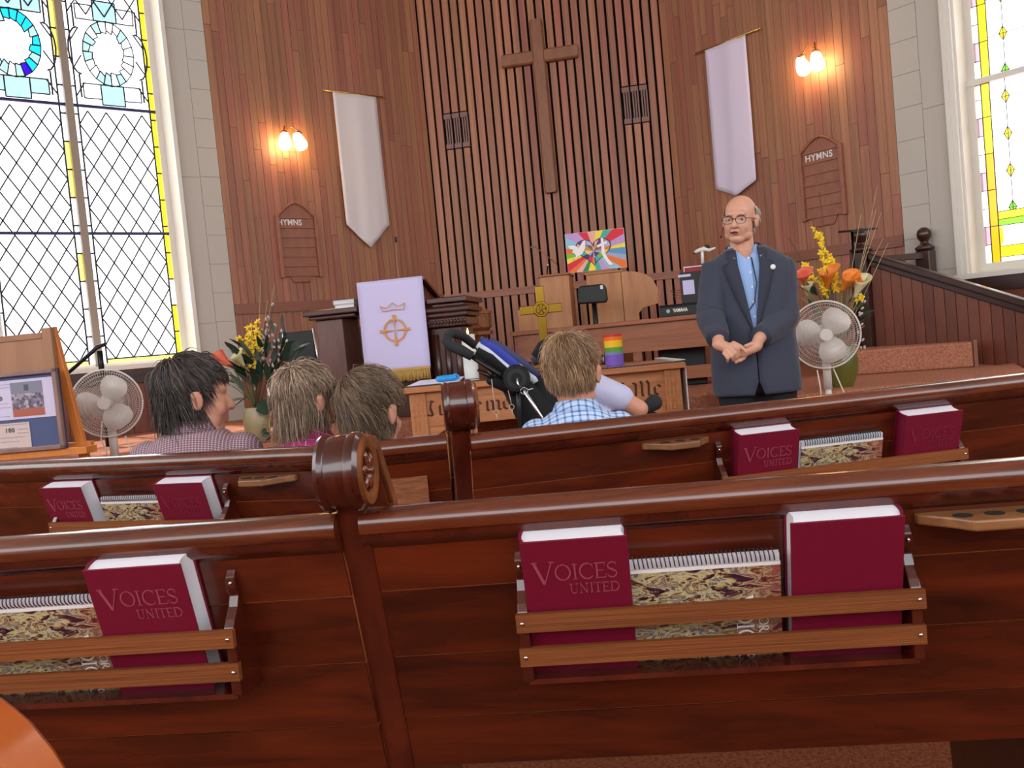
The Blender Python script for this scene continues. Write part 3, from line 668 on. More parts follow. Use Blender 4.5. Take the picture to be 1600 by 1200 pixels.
# ---- rolled pew ends between the left and right pews
m_ros = wood('rosette_wood', (84, 34, 18), (130, 62, 34), .15, (20, 20, 20), .05, .03, coat=.9)
def pewend(x, y, zo, rz, label, r=.0575, th=.048, w=.068, zc=.945, tint=m_pewd):
    t = thing('pew_end', label, 'pew end', (x, y, 0), rz, 'rolled pew ends')
    rear = [(-.005, .93), (.02, .83), (.16, .36), (.175, .1), (.17, 0)]
    prof = rear + [(.58, 0), (.585, .12), (.56, .58), (.53, .63), (.44, .64), (.34, .66), (.24, .74), (.17, .86), (.10, .965), (.04, .99)]
    MB().prism([(a, b+zo) for a, b in prof], -th/2, th/2, 'x').build('side_panel', tint, t, bevel=.004)
    q = [(a, b+zo) for a, b in [(.05, .985), (.10, .975), (.18, .87), (.25, .75), (.345, .675), (.45, .652), (.53, .645)]]
    mb = MB()
    for (a, b), (c, d) in zip(q, q[1:]):
        dx, dz = c-a, d-b; l = sqrt(dx*dx+dz*dz); nx, nz = -dz/l*.012, dx/l*.012
        mb.prism([(a-nx, b-nz), (c-nx, d-nz), (c+nx, d+nz), (a+nx, b+nz)], -.03, .03, 'x')
    mb.build('arm_moulding', m_oak if tint is m_pewd else tint, t, bevel=.003)
    # scroll: a short drum lying along the pew with beaded rims and a rosette on the end
    Rx = T(0, .0, zc+zo) @ M.Rotation(pi/2, 4, 'Y')
    h = w/2
    MB().lathe([(.001, -h), (r*.9, -h), (r+.001, -h+.002), (r+.004, -h+.008), (r+.001, -h+.015), (r-.001, -h+.0165), (r, -h+.02), (r, h-.026), (r-.001, h-.022), (r+.002, h-.0205), (r+.004, h-.014), (r+.003, h-.006), (r-.002, h-.002), (r*.93, h), (.001, h)], 56, Rx).build('scroll_drum', tint, t, 35)
    MB().lathe([(r*.93, 0), (r*.9, .006), (r*.82, .007), (r*.62, .004), (r*.58, -.001), (.001, -.001)], 40, T(0, 0, 0) @ Rx @ T(0, 0, h)).build('scroll_face', m_oak if tint is m_pewd else tint, t, 40)
    for k in range(6):
        a = 2*pi*k/6+.35
        m_ = Rx @ T(0, 0, h+.002) @ rotz(a) @ T(r*.32, 0, 0)
        MB().ell((0, 0, 0), (r*.25, r*.135, .005), 12, m_).build('rosette_petal', m_ros, t, True)
    MB().ell((0, 0, 0), (.006, .006, .007), 12, Rx @ T(0, 0, h+.004)).build('rosette_boss', m_ros, t, True)
    return t
s1_ = at(545, 732, 1.375); pewend(-.268, 1.368, 0, R(-5.6), 'large glossy rolled pew end with rosette in the nearest row')
s2_ = at(714, 635, 2.15)
pewend(s2_.x+.004, 2.165, Z2, R(6), 'smaller rolled pew end of the second row before the communion table', zc=s2_.z-Z2, w=.078)
def support(pew, px, label=None, fwd=.48):
    d = pew.find(px, .2, .15); p, rz = pew.frame(d)
    o = MB().prism([(.13, 0), (.13, .404), (.15, .425), (.54, .425), (.5, 0)], -.02, .02, 'x').build('support_panel', m_dark, pew.root); o.location = p-pew.o; o.rotation_euler = (0, 0, rz); return o
support(pew1R, 1640); support(pew1L, -110); support(pew1L, -900)
for pw in (pew2R, pew2L): support(pw, 1500 if pw is pew2R else 100)
piece('pew_plate', m_oak, pew2L.root, *(lambda p: (p.x-pew2L.o.x-.05, p.x-pew2L.o.x+.05, p.y-pew2L.o.y-.0, p.y-pew2L.o.y+.02))(pew2L.pos(pew2L.find(637, .74, .0))[0]), .70+Z2, .79+Z2).rotation_euler = (R(-16), 0, R(4))

# ---- book racks and cup holders
m_hole = plain('hole_shade', (14, 8, 5), .8)  # flat dark discs; the shade inside the holes is put into the colour
m_screw = m_chrome
m_rack = m_oak
def rack(pew, pxL, pxR, zt=.708, both=True, dL=None, dz=0):
    zt2 = zt+dz
    dR = pew.find(pxR, zt2, -.035); dL = pew.find(pxL, zt2, -.035) if dL is None else dR-dL
    p, rz = pew.frame((dL+dR)/2); L = dR-dL; h = L/2
    t = MB().box(-h+.01, h-.01, -.02, .075, .594, .602).build('book_rack', m_pewd, pew.root)
    t.location = p-pew.o+V((0, 0, pew.zo+dz)); t.rotation_euler = (0, 0, rz)
    for z0, z1, yy in ((zt-.028, zt, -.036), (zt-.083, zt-.055, -.028)):
        piece('rail', m_rack, t, -h, h, yy, yy+.011, z0, z1)
    for sg in (-1, 1):
        prof = [(.08, .588), (.0, .590), (-.022, .60), (-.026, zt), (-.018, zt+.012), (-.003, zt+.028), (.004, zt+.045), (-.004, zt+.058), (-.004, zt+.075), (.006, zt+.088), (.022, zt+.088)]
        o = MB().prism(prof, sg*h-(.016 if sg > 0 else 0)-.002*sg, sg*h+(.016 if sg < 0 else 0)-.002*sg, 'x').build('bracket', m_pewd, t, bevel=.002)
        x = sg*(h-.009)
        for y, z in ((-.037, zt-.014), (-.029, zt-.069), (-.006, zt+.066)):
            MB().ell((x, y, z), (.0035, .002, .0035), 8).build('screw', m_screw, t, True)
    return p, rz, h
def cupholder(pew, pxL, pxR, z, dp=.078):
    d0, d1 = pew.find(pxL, z, -.03), pew.find(pxR, z, -.03); p, rz = pew.frame((d0+d1)/2); h = (d1-d0)/2
    y1 = pew.yb(z)+.002; prof = [(-h, y1), (-h*.98, y1-.012), (-h*.62, y1-dp*.62), (-h*.42, y1-dp), (h*.42, y1-dp), (h*.62, y1-dp*.62), (h*.98, y1-.012), (h, y1)]
    t = MB().prism(prof, z-.016, z, 'z').build('cup_holder', m_honeyd, pew.root, bevel=.003)
    t.location = p-pew.o+V((0, 0, pew.zo)); t.rotation_euler = (0, 0, rz)
    for k in (-1, 0, 1): MB().lathe([(.0001, 0), (.0135, 0), (.0135, .0008), (.0001, .0008)], 18, T(k*h*.44, y1-dp*.52, z)).build('hole_shade', m_hole, t)
m_honeyd = wood('cup_holder_wood', (104, 64, 34), (146, 98, 58), .4, (3, 30, 30), .08, .06, coat=.2)
R1R = rack(pew1R, 806, 1447); R1L = rack(pew1L, 0, 362, dL=.60, dz=.009); R2R = rack(pew2R, 1130, 1512); R2L = rack(pew2L, 78, 350)
cupholder(pew1R, 1440, 1664, .812); cupholder(pew2R, 1008, 1114, .812); cupholder(pew2L, 364, 452, .812)

# ---- hymnals and spiral song books standing in the racks
m_cover = plain('maroon_cover', (112, 10, 40), .42, bump=.04, bscale=900)
m_pages = plain('page_edges', (226, 224, 230), .8)
m_foil = plain('worn_foil', (152, 66, 84), .5)
m_foil2 = plain('faint_foil', (126, 34, 58), .5)
BW, BH, BT = .160, .243, .048
VO, VOw = serif('VOICES', .026, 1.45, .9); UN, UNw = serif('UNITED', .0165, 1.0, .9)
mVO, mUN = VO.mesh('voices_letters'), UN.mesh('united_letters')
def seat_on(pew, px, z, back):
    d = pew.find(px, z, 0); return pew.frame(d)
def hymnal(pew, px, label, spine='L', words=1, lean=0, dz=0, extra=0, zc=.72, twist=0):
    p, rz = seat_on(pew, px, zc, 0)
    tilt = math.atan(SLOPE)+lean
    t = thing('hymnal', label, 'book', p+V((0, 0, pew.zo)), rz+twist, 'maroon hymnals in the pew racks')
    # local: x across, y depth (0 = on the pew back), z up the book; tilted with the pew back
    zb = .603+dz; B = T(0, pew.yb(zb)-.001, zb) @ M.Rotation(tilt, 4, 'X')
    B = T(0, pew.yb(zb)-.002-extra, zb) @ M.Rotation(math.atan(SLOPE), 4, 'X') @ M.Rotation(0, 4, 'X') 
    w2 = BW/2; c = .003; sg = -1 if spine == 'L' else 1
    MB().box(-w2, w2, -BT, -BT+c, 0, BH, B).build('front_board', m_cover, t, bevel=.0012)
    MB().box(-w2, w2, -c, 0, 0, BH, B).build('back_board', m_cover, t, bevel=.0012)
    sp_ = [(sg*(w2-.004)+sg*.007*sin(pi*k/8), -BT+BT*k/8) for k in range(9)] + [(sg*(w2-.007)+sg*.006*sin(pi*k/8), -BT+.002+(BT-.004)*k/8) for k in range(8, -1, -1)]
    MB().prism(sp_, 0, BH, 'z', B).build('spine', m_cover, t, 40)
    e = -sg*(w2-.004); s_ = sg*(w2-.006)
    pg = [(s_+sg*.004*sin(pi*k/6), -BT+c+(BT-2*c)*k/6) for k in range(7)] + [(e+sg*.005*sin(pi*k/6), -c-(BT-2*c)*k/6) for k in range(7)]
    MB().prism(pg, .003, BH-.003, 'z', B).build('page_block', m_pages, t)
    if words:
        mt = m_foil if words == 1 else m_foil2
        for src, wd, x, z in ((mVO, VOw, -.065, BH-.068), (mUN, UNw, .064-UNw, BH-.092)):
            me = src.copy(); me.materials.clear(); o = link('lettering', me, mt, t); o.matrix_local = B @ T(x, -BT-.0002, z)
    return t
def spiralmat():
    t = NT('painted_cover'); tc = t.n('ShaderNodeTexCoord'); mp = t.n('ShaderNodeMapping'); mp.inputs['Scale'].default_value = (26, 60, 62); mp.inputs['Rotation'].default_value = (0, .5, 0)
    nz = t.n('ShaderNodeTexNoise'); nz.inputs['Scale'].default_value = 1; nz.inputs['Detail'].default_value = 6; nz.inputs['Distortion'].default_value = 1.6; nz.inputs['Roughness'].default_value = .62
    t.l(tc.outputs['Object'], mp.inputs['Vector']); t.l(mp.outputs['Vector'], nz.inputs['Vector'])
    cr = t.n('ShaderNodeValToRGB'); t.l(nz.outputs['Fac'], cr.inputs['Fac']); el = cr.color_ramp.elements
    cols = [(.33, (20, 22, 48)), (.40, (44, 34, 50)), (.44, (132, 70, 56)), (.47, (170, 160, 108)), (.51, (206, 186, 136)), (.54, (128, 126, 132)), (.58, (66, 56, 40)), (.61, (190, 140, 84)), (.68, (54, 70, 130))]
    el[0].position, el[0].color = cols[0][0], (*lin(cols[0][1]), 1); el[1].position, el[1].color = cols[-1][0], (*lin(cols[-1][1]), 1)
    for p_, c_ in cols[1:-1]: e = el.new(p_); e.color = (*lin(c_), 1)
    sx = t.n('ShaderNodeSeparateXYZ'); t.l(tc.outputs['Object'], sx.inputs[0]); r2 = t.n('ShaderNodeMapRange'); r2.inputs['From Min'].default_value = .03; r2.inputs['From Max'].default_value = .11
    t.l(sx.outputs['X'], r2.inputs['Value']); mx = t.n('ShaderNodeMix', data_type='RGBA'); mx.inputs['B'].default_value = (*lin((150, 52, 40)), 1)
    ml = t.n('ShaderNodeMath', operation='MULTIPLY'); t.l(r2.outputs['Result'], ml.inputs[0]); t.l(nz.outputs['Fac'], ml.inputs[1]); t.l(ml.outputs[0], mx.inputs['Factor'])
    t.l(cr.outputs['Color'], mx.inputs['A']); t.l(mx.outputs['Result'], t.b.inputs['Base Color']); t.set('Roughness', .3); return t.m
m_paint = spiralmat()
m_coil = plain('brown_coil', (70, 40, 44), .4); m_coil2 = plain('teal_coil', (30, 66, 76), .4)
VO2, VO2w = serif('VOICES', .026, 1.0, .9); MO2, MO2w = serif('MORE', .014, 1.0, .9); mVO2, mMO2 = VO2.mesh('voices_small'), MO2.mesh('more_small')
def spiral(pew, px, label, coil, wd=.225, ht=.176, zc=.70, dz=0):
    p, rz = seat_on(pew, px, zc, 0); t = thing('song_book', label, 'book', p+V((0, 0, pew.zo)), rz, 'spiral bound song books in the pew racks')
    zb = .603+dz; B = T(0, pew.yb(zb)-.022, zb) @ M.Rotation(math.atan(SLOPE)*.9, 4, 'X'); h = wd/2
    MB().box(-h+.002, h-.001, -.011, -.001, .002, ht, B).build('page_block', m_pages, t)
    o = MB().box(-h, h, -.0125, -.011, 0, ht-.012).build('front_cover', m_paint, t); o.matrix_local = B
    MB().box(-h, h, -.001, .0, 0, ht, B).build('back_cover', m_pages, t)
    MB().box(-h, h, -.0127, -.0125, ht-.018, ht-.012, B).build('cover_edge', m_paper, t)
    n = 32; pts = []
    for k in range(n*10+1):
        a = 2*pi*k/10; pts.append(tuple(B @ V((-h+.006+(wd-.012)*k/(n*10), -.006+.0095*cos(a), ht-.003+.0095*sin(a)))))
    MB().tube(pts, .0011, 5).build('wire_coil', coil, t, True)
    for src, x, z in ((mVO2, .045, .108), (mMO2, .078, .085)):
        me = src.copy(); me.materials.clear(); o = link('lettering', me, m_lw, t); o.matrix_local = B @ T(x, -.0128, z) @ M.Rotation(pi/2, 4, 'Y')
hymnal(pew1R, 905, 'maroon hymnal with foil title left of the song book in the nearest right rack')
hymnal(pew1R, 1316, 'maroon hymnal with blank cover at the right end of the nearest right rack', 'R', 0)
spiral(pew1R, 1102, 'spiral song book between two hymnals in the nearest right rack', m_coil)
hymnal(pew1L, 246, 'maroon hymnal beside the bracket in the nearest left rack', zc=.72, dz=.009)
spiral(pew1L, 80, 'spiral song book with painted cover at the bottom left corner', m_coil, zc=.66, dz=.009)
hymnal(pew1L, -105, 'maroon hymnal mostly cut off by the left picture edge', zc=.72, dz=.009)
hymnal(pew2R, 1193, 'maroon hymnal nearest the cup holder in the second row right rack', words=1, zc=.74, dz=-.012)
hymnal(pew2R, 1446, 'maroon hymnal with faint title at the right end of the second row', words=2, zc=.74, dz=-.012)
spiral(pew2R, 1316, 'spiral song book with teal coil in the second row right rack', m_coil2, zc=.69, wd=.225)
hymnal(pew2L, 120, 'maroon hymnal at the left end of the second row left rack', zc=.74, dz=-.014)
hymnal(pew2L, 300, 'maroon hymnal with faint title in the second row left rack', words=2, zc=.74, dz=-.014)
spiral(pew2L, 215, 'spiral song book between hymnals in the second row left rack', m_coil, zc=.70, wd=.225)
# armrest end of the pew the viewer sits in
c = at(-62, 1132, .62)
pew0 = Pew([(c.x+.04, -.24), (2.2, -.40)], 0, 'pew whose orange brown arm shows in the bottom left corner')
t = bpy.data.objects.new('arm', None); COL.objects.link(t); t.parent = pew0.root; t.location = V((c.x, c.y, 0))-pew0.o; t.rotation_euler = (0, 0, R(-8))
m_arm = wood('amber_varnish', (150, 62, 16), (204, 104, 34), .25, (8, 4, 8), .03, coat=.6)
q = [(-.06, c.z+.03), (-.03, c.z+.02), (.0, c.z-.002), (.018, c.z-.018), (.034, c.z-.04), (.05, c.z-.07), (.06, c.z-.13), (.06, .0), (-.10, 0), (-.09, c.z+.02)]
MB().prism(q, -.03, .05).build('arm_panel', m_arm, t, 40, bevel=.006)
MB().box(-.10, -.02, -.72, -.03, 0, c.z-.05).build('arm_board', m_arm, t)
# ================================================================== FURNITURE AT THE FRONT
def fr(px, py, Y, a=aC): q = at(px, py, Y); return Wall((q.x, q.y, 0), a)
def arch_panel(mb, x0, x1, z0, z1, y, d): mb.box(x0, x1, y-d, y, z0, z1)
# ---------------- pulpit
PF = fr(612, 470, 6.8); t = thing('pulpit', 'dark carved wooden pulpit desk draped with a white paraments cloth', 'pulpit', PF.P+V((0, 0, PLAT)), PF.a)
t['label'] = 'dark carved wooden pulpit with a raised reading desk'
S = lambda px, py, off=0: PF.S(px, py, off)
Zp = lambda px, py, off=0: PF.Z(px, py, off)-PLAT
m_pul = wood('pulpit_wood', (54, 24, 18), (84, 42, 32), .3, (12, 12, 2), .05, coat=.3)
m_pul2 = wood('pulpit_pillar', (92, 62, 58), (116, 82, 74), .35, (12, 12, 2), .05)
zs = Zp(500, 490, -.2)
sl, sr = S(476, 490, -.25), S(736, 472, -.15)
dk0, dk1 = S(560, 447, -.27), S(660, 436, -.27)
for a, b, nm in ((sl, dk0-.02, 'side_shelf'), (dk1+.02, sr, 'side_shelf')):
    MB().box(a, b, -.30, .3, zs-.02, zs+.02).build(nm, m_pul, t, bevel=.008); MB().box(a+.03, b-.03, -.27, .27, zs-.05, zs-.02).build('shelf_moulding', m_pul, t, bevel=.01)
pl0, pl1 = S(499, 560, -.22), S(541, 560, -.22)
MB().box(pl0, pl1, -.22, .15, 0, zs-.05).build('pillar', m_pul2, t, bevel=.008); MB().box(pl0-.02, pl1+.02, -.24, .17, 0, .1).build('pillar_base', m_pul, t, bevel=.008)
pr0, pr1 = S(672, 520, -.2), S(722, 520, -.2); pc_ = (pr0+pr1)/2; pw_ = (pr1-pr0)/2
for k, (e, z0, z1) in enumerate(((.10, zs-.085, zs-.05), (.075, zs-.12, zs-.085), (.05, zs-.19, zs-.12))): MB().box(pr0-e, pr1+e*.9, -.2-e*.8, .2, z0, z1).build('cornice', m_pul, t, bevel=.012)
MB().box(pr0, pr1, -.19, .2, .0, zs-.19).build('carved_pillar', m_pul, t, bevel=.01)
for k in range(14): MB().ell((pr0-.04+(pr1-pr0+.08)*k/13, -.245, zs-.155), (.011, .012, .02), 8).build('carved_bead', m_pul, t, True)
for k in range(3):
    x = pr0+(pr1-pr0)*(k+.5)/3; MB().tube([(x, -.195, .05), (x, -.2, zs-.24)], .022, 8).build('flute', m_pul, t, True)
MB().box(pr0-.05, pr1+.05, -.24, .2, 0, .12).build('plinth', m_pul, t, bevel=.01)
MB().box(dk0+.03, dk1-.03, -.2, .2, 0, zs).build('body', m_pul, t, bevel=.006)
ztop = Zp(612, 440, -.27)
MB().prism([(-.255, zs), (-.255, ztop-.03), (.22, ztop-.17), (.22, zs)], dk0+.03, dk1-.01, 'x').build('desk_box', m_pul, t, bevel=.004)
MB().prism([(-.285, ztop-.012), (-.285, ztop+.012), (.27, ztop-.145), (.27, ztop-.17)], dk0-.01, dk1+.02, 'x').build('desk_top', wood('desk_red', (80, 26, 20), (112, 44, 34), .25, (3, 20, 20), .03, coat=.4), t, bevel=.004)
# antependium
t2 = thing('pulpit_cloth', 'lavender white pulpit cloth embroidered with crown and circled cross', 'cloth', PF.P+V((0, 0, PLAT)), PF.a)
m_ante = plain('antependium', (206, 198, 236), .7, bump=.1, bscale=300, sheen=.3)
zb_ = Zp(628, 578, -.3); nx, nz = 10, 20; vs = []
for j in range(nz+1):
    for i in range(nx+1):
        u = i/nx; v = j/nz; vs.append((dk0-.005+(dk1-dk0+.01)*u, -.293-.004*sin(u*8+v*3)*v-.01*v, ztop+.012+(zb_-ztop-.012)*v))
vs += [(dk0-.005+(dk1-dk0+.01)*i/nx, .0, ztop-.055) for i in range(nx+1)]
fs = [(j*(nx+1)+i, j*(nx+1)+i+1, (j+1)*(nx+1)+i+1, (j+1)*(nx+1)+i) for j in range(nz) for i in range(nx)]
o = MB().add(vs, fs).build('cloth_panel', m_ante, t2, True); sd = o.modifiers.new('s', 'SOLIDIFY'); sd.thickness = .004
MB().box(dk0-.005, dk1+.005, -.296, -.02, ztop+.008, ztop+.014, T(0, 0, 0)).build('top_fold', m_ante, t2).rotation_euler = (0, 0, 0)
t2.children[-1].matrix_local = T(0, -.29, ztop+.012) @ M.Rotation(-R(14.5), 4, 'X') @ T(0, .29, -ztop-.012)
m_gold = plain('gold_thread', (206, 142, 74), .5, .2); m_fr = plain('gold_fringe', (196, 156, 84), .6)
n = 46
fm = MB()
for k in range(n):
    x = dk0+(dk1-dk0)*(k+.5)/n; l = .075+.012*random.random(); fm.tube([(x, -.305, zb_+.004), (x+random.uniform(-.003, .003), -.307, zb_-l)], .0052, 5)
fm.build('fringe', m_fr, t2, True, kind='stuff'); MB().box(dk0, dk1, -.311, -.3, zb_-.004, zb_+.012).build('fringe_band', m_fr, t2)
cx, cz = S(617, 516, -.31), Zp(617, 516, -.31); rr = .078
MB().add(*(lambda n=40: ([(cx+r_*cos(2*pi*k/n), y_, cz+r_*sin(2*pi*k/n)) for y_ in (-.311, -.306) for r_ in (rr-.006, rr+.006) for k in range(n)], [(k, (k+1) % n, n+(k+1) % n, n+k) for k in range(n)]+[(2*n+k, 2*n+(k+1) % n, 3*n+(k+1) % n, 3*n+k) for k in range(n)]+[(n+k, n+(k+1) % n, 3*n+(k+1) % n, 3*n+k) for k in range(n)]))()).build('embroidered_ring', m_gold, t2)
for k in range(4):
    a = pi/2*k; Mx = T(cx, 0, cz) @ M.Rotation(-a, 4, 'Y')
    MB().prism([(.004, .0015), (rr-.01, .007), (rr+.012, .009), (rr+.034, .0115), (rr+.034, -.0115), (rr+.012, -.009), (rr-.01, -.007), (.004, -.0015)], -.3125, -.307, 'y', Mx).build('embroidered_cross_arm', m_gold, t2)
cr = [(S(594, 479, -.31), Zp(594, 479, -.31)), (S(603, 482, -.31), Zp(603, 482, -.31)), (S(613, 473, -.31), Zp(613, 473, -.31)), (S(622, 479, -.31), Zp(622, 479, -.31)), (S(632, 473, -.31), Zp(632, 473, -.31)), (S(631, 483, -.31), Zp(631, 483, -.31)), (S(614, 483.5, -.31), Zp(614, 483.5, -.31)), (S(598, 487, -.31), Zp(598, 487, -.31))]
mb = MB()
for i in range(len(cr)): stroke(mb, cr[i-1], cr[i], .0045, -.307, .005)
mb.build('embroidered_crown', m_gold, t2)
for k, (a, b, z) in enumerate(((S(532, 480, -.1), S(562, 480, -.1), .0), (S(528, 474, -.1), S(560, 474, -.1), .032))):
    b_ = thing('folder', ('white binder lying under another on the pulpit shelf', 'pale binder on top of the pile on the pulpit shelf')[k], 'binder', PF.P+PF.u*((a+b)/2)+PF.n*(-.1)+V((0, 0, PLAT+zs+.02+z)), PF.a+R(4*k), 'binders on the pulpit shelf')
    h = (b-a)/2; MB().box(-h, h, -.12, .12, 0, .004).box(-h, h, -.12, .12, .026, .03).box(-h, -h+.004, -.12, .12, .0, .03).build('binder_cover', m_paper, b_); MB().box(-h+.006, h-.004, -.115, .115, .005, .025).build('page_stack', m_pages, b_)
# gooseneck microphone on the pulpit
q = PF.hit(623, 432, -.1); t = thing('gooseneck_microphone', 'thin gooseneck microphone rising above the pulpit', 'microphone', (q.x, q.y, PLAT+ztop-.06), PF.a)
zz = PF.Z(626, 372, -.1)-(PLAT+ztop-.06)
MB().tube([(0, 0, 0), (.002, 0, .1), (-.003, 0, .2), (.008, -.01, zz-.03)], .003, 8).build('neck', plain('tan_neck', (150, 120, 96), .5), t, True)
MB().ell((.01, -.012, zz-.01), (.011, .011, .022), 10).build('capsule', m_black, t, True); MB().lathe([(.012, 0), (.012, .06), (.006, .09)], 10).build('base', m_white, t, True)
# ---------------- black chairs behind the pulpit
for k, (px0, px1, py0, Y, lab) in enumerate(((443, 491, 520, 7.4, 'black chair with pale metal edge behind the left flower vase'), (546, 563, 512, 7.6, 'black chair half hidden behind the pulpit pillar'))):
    W_ = fr((px0+px1)/2, py0, Y); t = thing('stacking_chair', lab, 'chair', W_.P+V((0, 0, PLAT)), W_.a, 'black stacking chairs behind the pulpit')
    a, b = (W_.S(px0, py0), W_.S(px1, py0)) if k == 0 else (-.22, .1); zt = W_.Z(px0, py0)-PLAT
    MB().box(a, b, -.02, .02, .42 if k else zt-.36, zt).build('backrest', m_black, t, bevel=.01); MB().box(a, b, -.42, -.0, .42, .47).build('seat', m_black, t, bevel=.015)
    for x in (a, b):
        MB().tube([(x, .03, 0), (x, .02, .45), (x+.006, -.025, zt+.01)], .011, 8).build('leg', m_chrome, t, True); MB().tube([(x, -.4, 0), (x, -.4, .43)], .011, 8).build('leg', m_chrome, t, True)
# ---------------- baptismal font
W_ = fr(740, 500, 7.7); t = thing('baptismal_font', 'octagonal carved oak font behind the pulpit', 'font', W_.P+V((0, 0, PLAT)), W_.a+R(22.5))
zt = W_.Z(740, 487)-PLAT; z1 = W_.Z(740, 519)-PLAT; r_ = (W_.S(768, 500)-W_.S(712, 500))/2
m_font = wood('font_oak', (122, 70, 40), (158, 98, 58), .4, (12, 12, 3), .04)
MB().lathe([(r_*.9, zt-.03), (r_*1.06, zt-.026), (r_*1.06, zt-.008), (r_*.9, zt), (r_*.75, zt+.02), (.02, zt+.03)], 8, rotz(R(0))).build('cover', m_font, t)
MB().lathe([(r_*.75, z1), (r_*.97, z1+.03), (r_*.97, zt-.03)], 8).build('bowl', m_font, t)
MB().lathe([(r_*1.02, z1-.03), (r_*1.02, z1), (r_*.7, z1)], 8).build('bowl_moulding', m_font, t)
MB().lathe([(r_*.9, 0), (r_*.9, .05), (r_*.5, .1), (r_*.45, z1-.1), (r_*.8, z1-.03)], 8).build('pedestal', m_font, t)
for k in range(8):
    a = R(22.5+45*k); ap = r_*.97*cos(R(22.5)); Mx = rotz(a) @ T(ap, 0, (zt+z1)/2) @ rotz(pi/2)
    mb = MB(); hw_, hh = r_*.27, (zt-z1)*.28; pl = [(-hw_, -hh*.6), (-hw_*.6, -hh), (hw_*.6, -hh), (hw_, -hh*.6), (hw_, hh*.6), (hw_*.6, hh), (-hw_*.6, hh), (-hw_, hh*.6)]
    for i in range(8): stroke(mb, pl[i-1], pl[i], .012, 0, .008)
    o = mb.build('panel_moulding', m_font, t); o.matrix_local = Mx
# ---------------- communion table
ta, tb = atz(629, 607, .9), atz(1071, 565, .9); TA = atan2(tb.y-ta.y, tb.x-ta.x); TL = (tb-ta).length
W_ = Wall((ta.x, ta.y, 0), math.degrees(TA)); TW = W_
t = thing('communion_table', 'oak communion table with carved gothic lettering across its front', 'table', (ta.x, ta.y, 0), TA)
TD = .86
MB().box(0, TL, 0, TD, .862, .90).build('table_top', m_table, t, bevel=.008)
MB().box(.06, TL-.06, .05, .066, .655, .862).build('front_panel', m_table, t)
MB().box(.06, TL-.06, .044, .062, .648, .662).box(.06, TL-.06, .044, .062, .845, .862).build('panel_moulding', m_table, t, bevel=.002)
MB().box(.06, TL-.06, TD-.07, TD-.05, .655, .862).build('back_panel', m_table, t)
for sx in (0, 1):
    for sy in (0, 1):
        x0 = .03 if sx == 0 else TL-.13; y0 = .03 if sy == 0 else TD-.13
        MB().box(x0, x0+.10, y0, y0+.10, 0, .862).build('leg', m_table, t, bevel=.006)
        for k in range(3): MB().box(x0+.018+k*.025, x0+.030+k*.025, y0-.004, y0+.002, .62, .85).build('leg_reed', m_table, t)
    xx = .13 if sx == 0 else TL-.13; sg = 1 if sx == 0 else -1
    MB().prism([(xx, .66), (xx+sg*.13, .66), (xx+sg*.12, .63), (xx+sg*.06, .60), (xx+sg*.05, .55), (xx, .47)], .05, .075).build('bracket', m_table, t, bevel=.003)
    MB().box(.05 if sx == 0 else TL-.11, .11 if sx == 0 else TL-.05, .1, TD-.1, .655, .862).build('side_panel', m_table, t)
for k in range(9): MB().box(.16+k*.03, .184+k*.03, .10, .112, .1, .655).build('grille_slat', m_table, t)
m_carve = plain('carved_letter', (74, 38, 20), .8)
x0, x1 = W_.S(664, 632), W_.S(1037, 592); BLw = blackletter('In Remembrance Of Me', .062)[1]; cxx = 0
for ch in 'In Remembrance Of Me':
    lm, lw_ = blackletter(ch, .062)
    if ch != ' ': o = lm.build('carved_letter', m_carve, t); o.scale = ((x1-x0)/BLw, 1, 1); o.location = (x0+cxx*(x1-x0)/BLw, .0497, .712)
    cxx += lw_
g = thing('table_glass', 'sheet of glass covering the communion table top', 'glass', (ta.x, ta.y, .9), TA)
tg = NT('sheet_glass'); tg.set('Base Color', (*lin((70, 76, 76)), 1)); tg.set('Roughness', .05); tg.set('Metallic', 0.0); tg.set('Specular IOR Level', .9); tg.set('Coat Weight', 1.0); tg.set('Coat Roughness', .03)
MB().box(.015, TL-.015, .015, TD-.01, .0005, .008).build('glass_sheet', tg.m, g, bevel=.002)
rn = MB(); rn.box(.03, .34, .03, TD-.02, .0085, .0105).build('glass_reflection', m_ante, None)  # pale slab paints the reflection on the glass table top
o = bpy.data.objects['glass_reflection']; o.location = (ta.x, ta.y, .9); o.rotation_euler = (0, 0, TA); tag(o, 'pale lavender slab standing for the reflection at the left end of the communion table', 'cloth')
# side paper strip: white cloth hanging at the right end
t = thing('table_runner', 'narrow white cloth hanging down the right end of the table', 'cloth', (tb.x, tb.y, .0), TA); 
MB().box(.004, .010, .05, TD-.05, .42, .885).build('hanging_panel', m_cloth, t); MB().box(-.05, .010, .05, TD-.05, .909, .913).build('top_flap', m_cloth, t)
def onTable(px, py, off): q = W_.hit(px, py, off); return V((q.x, q.y, .909))
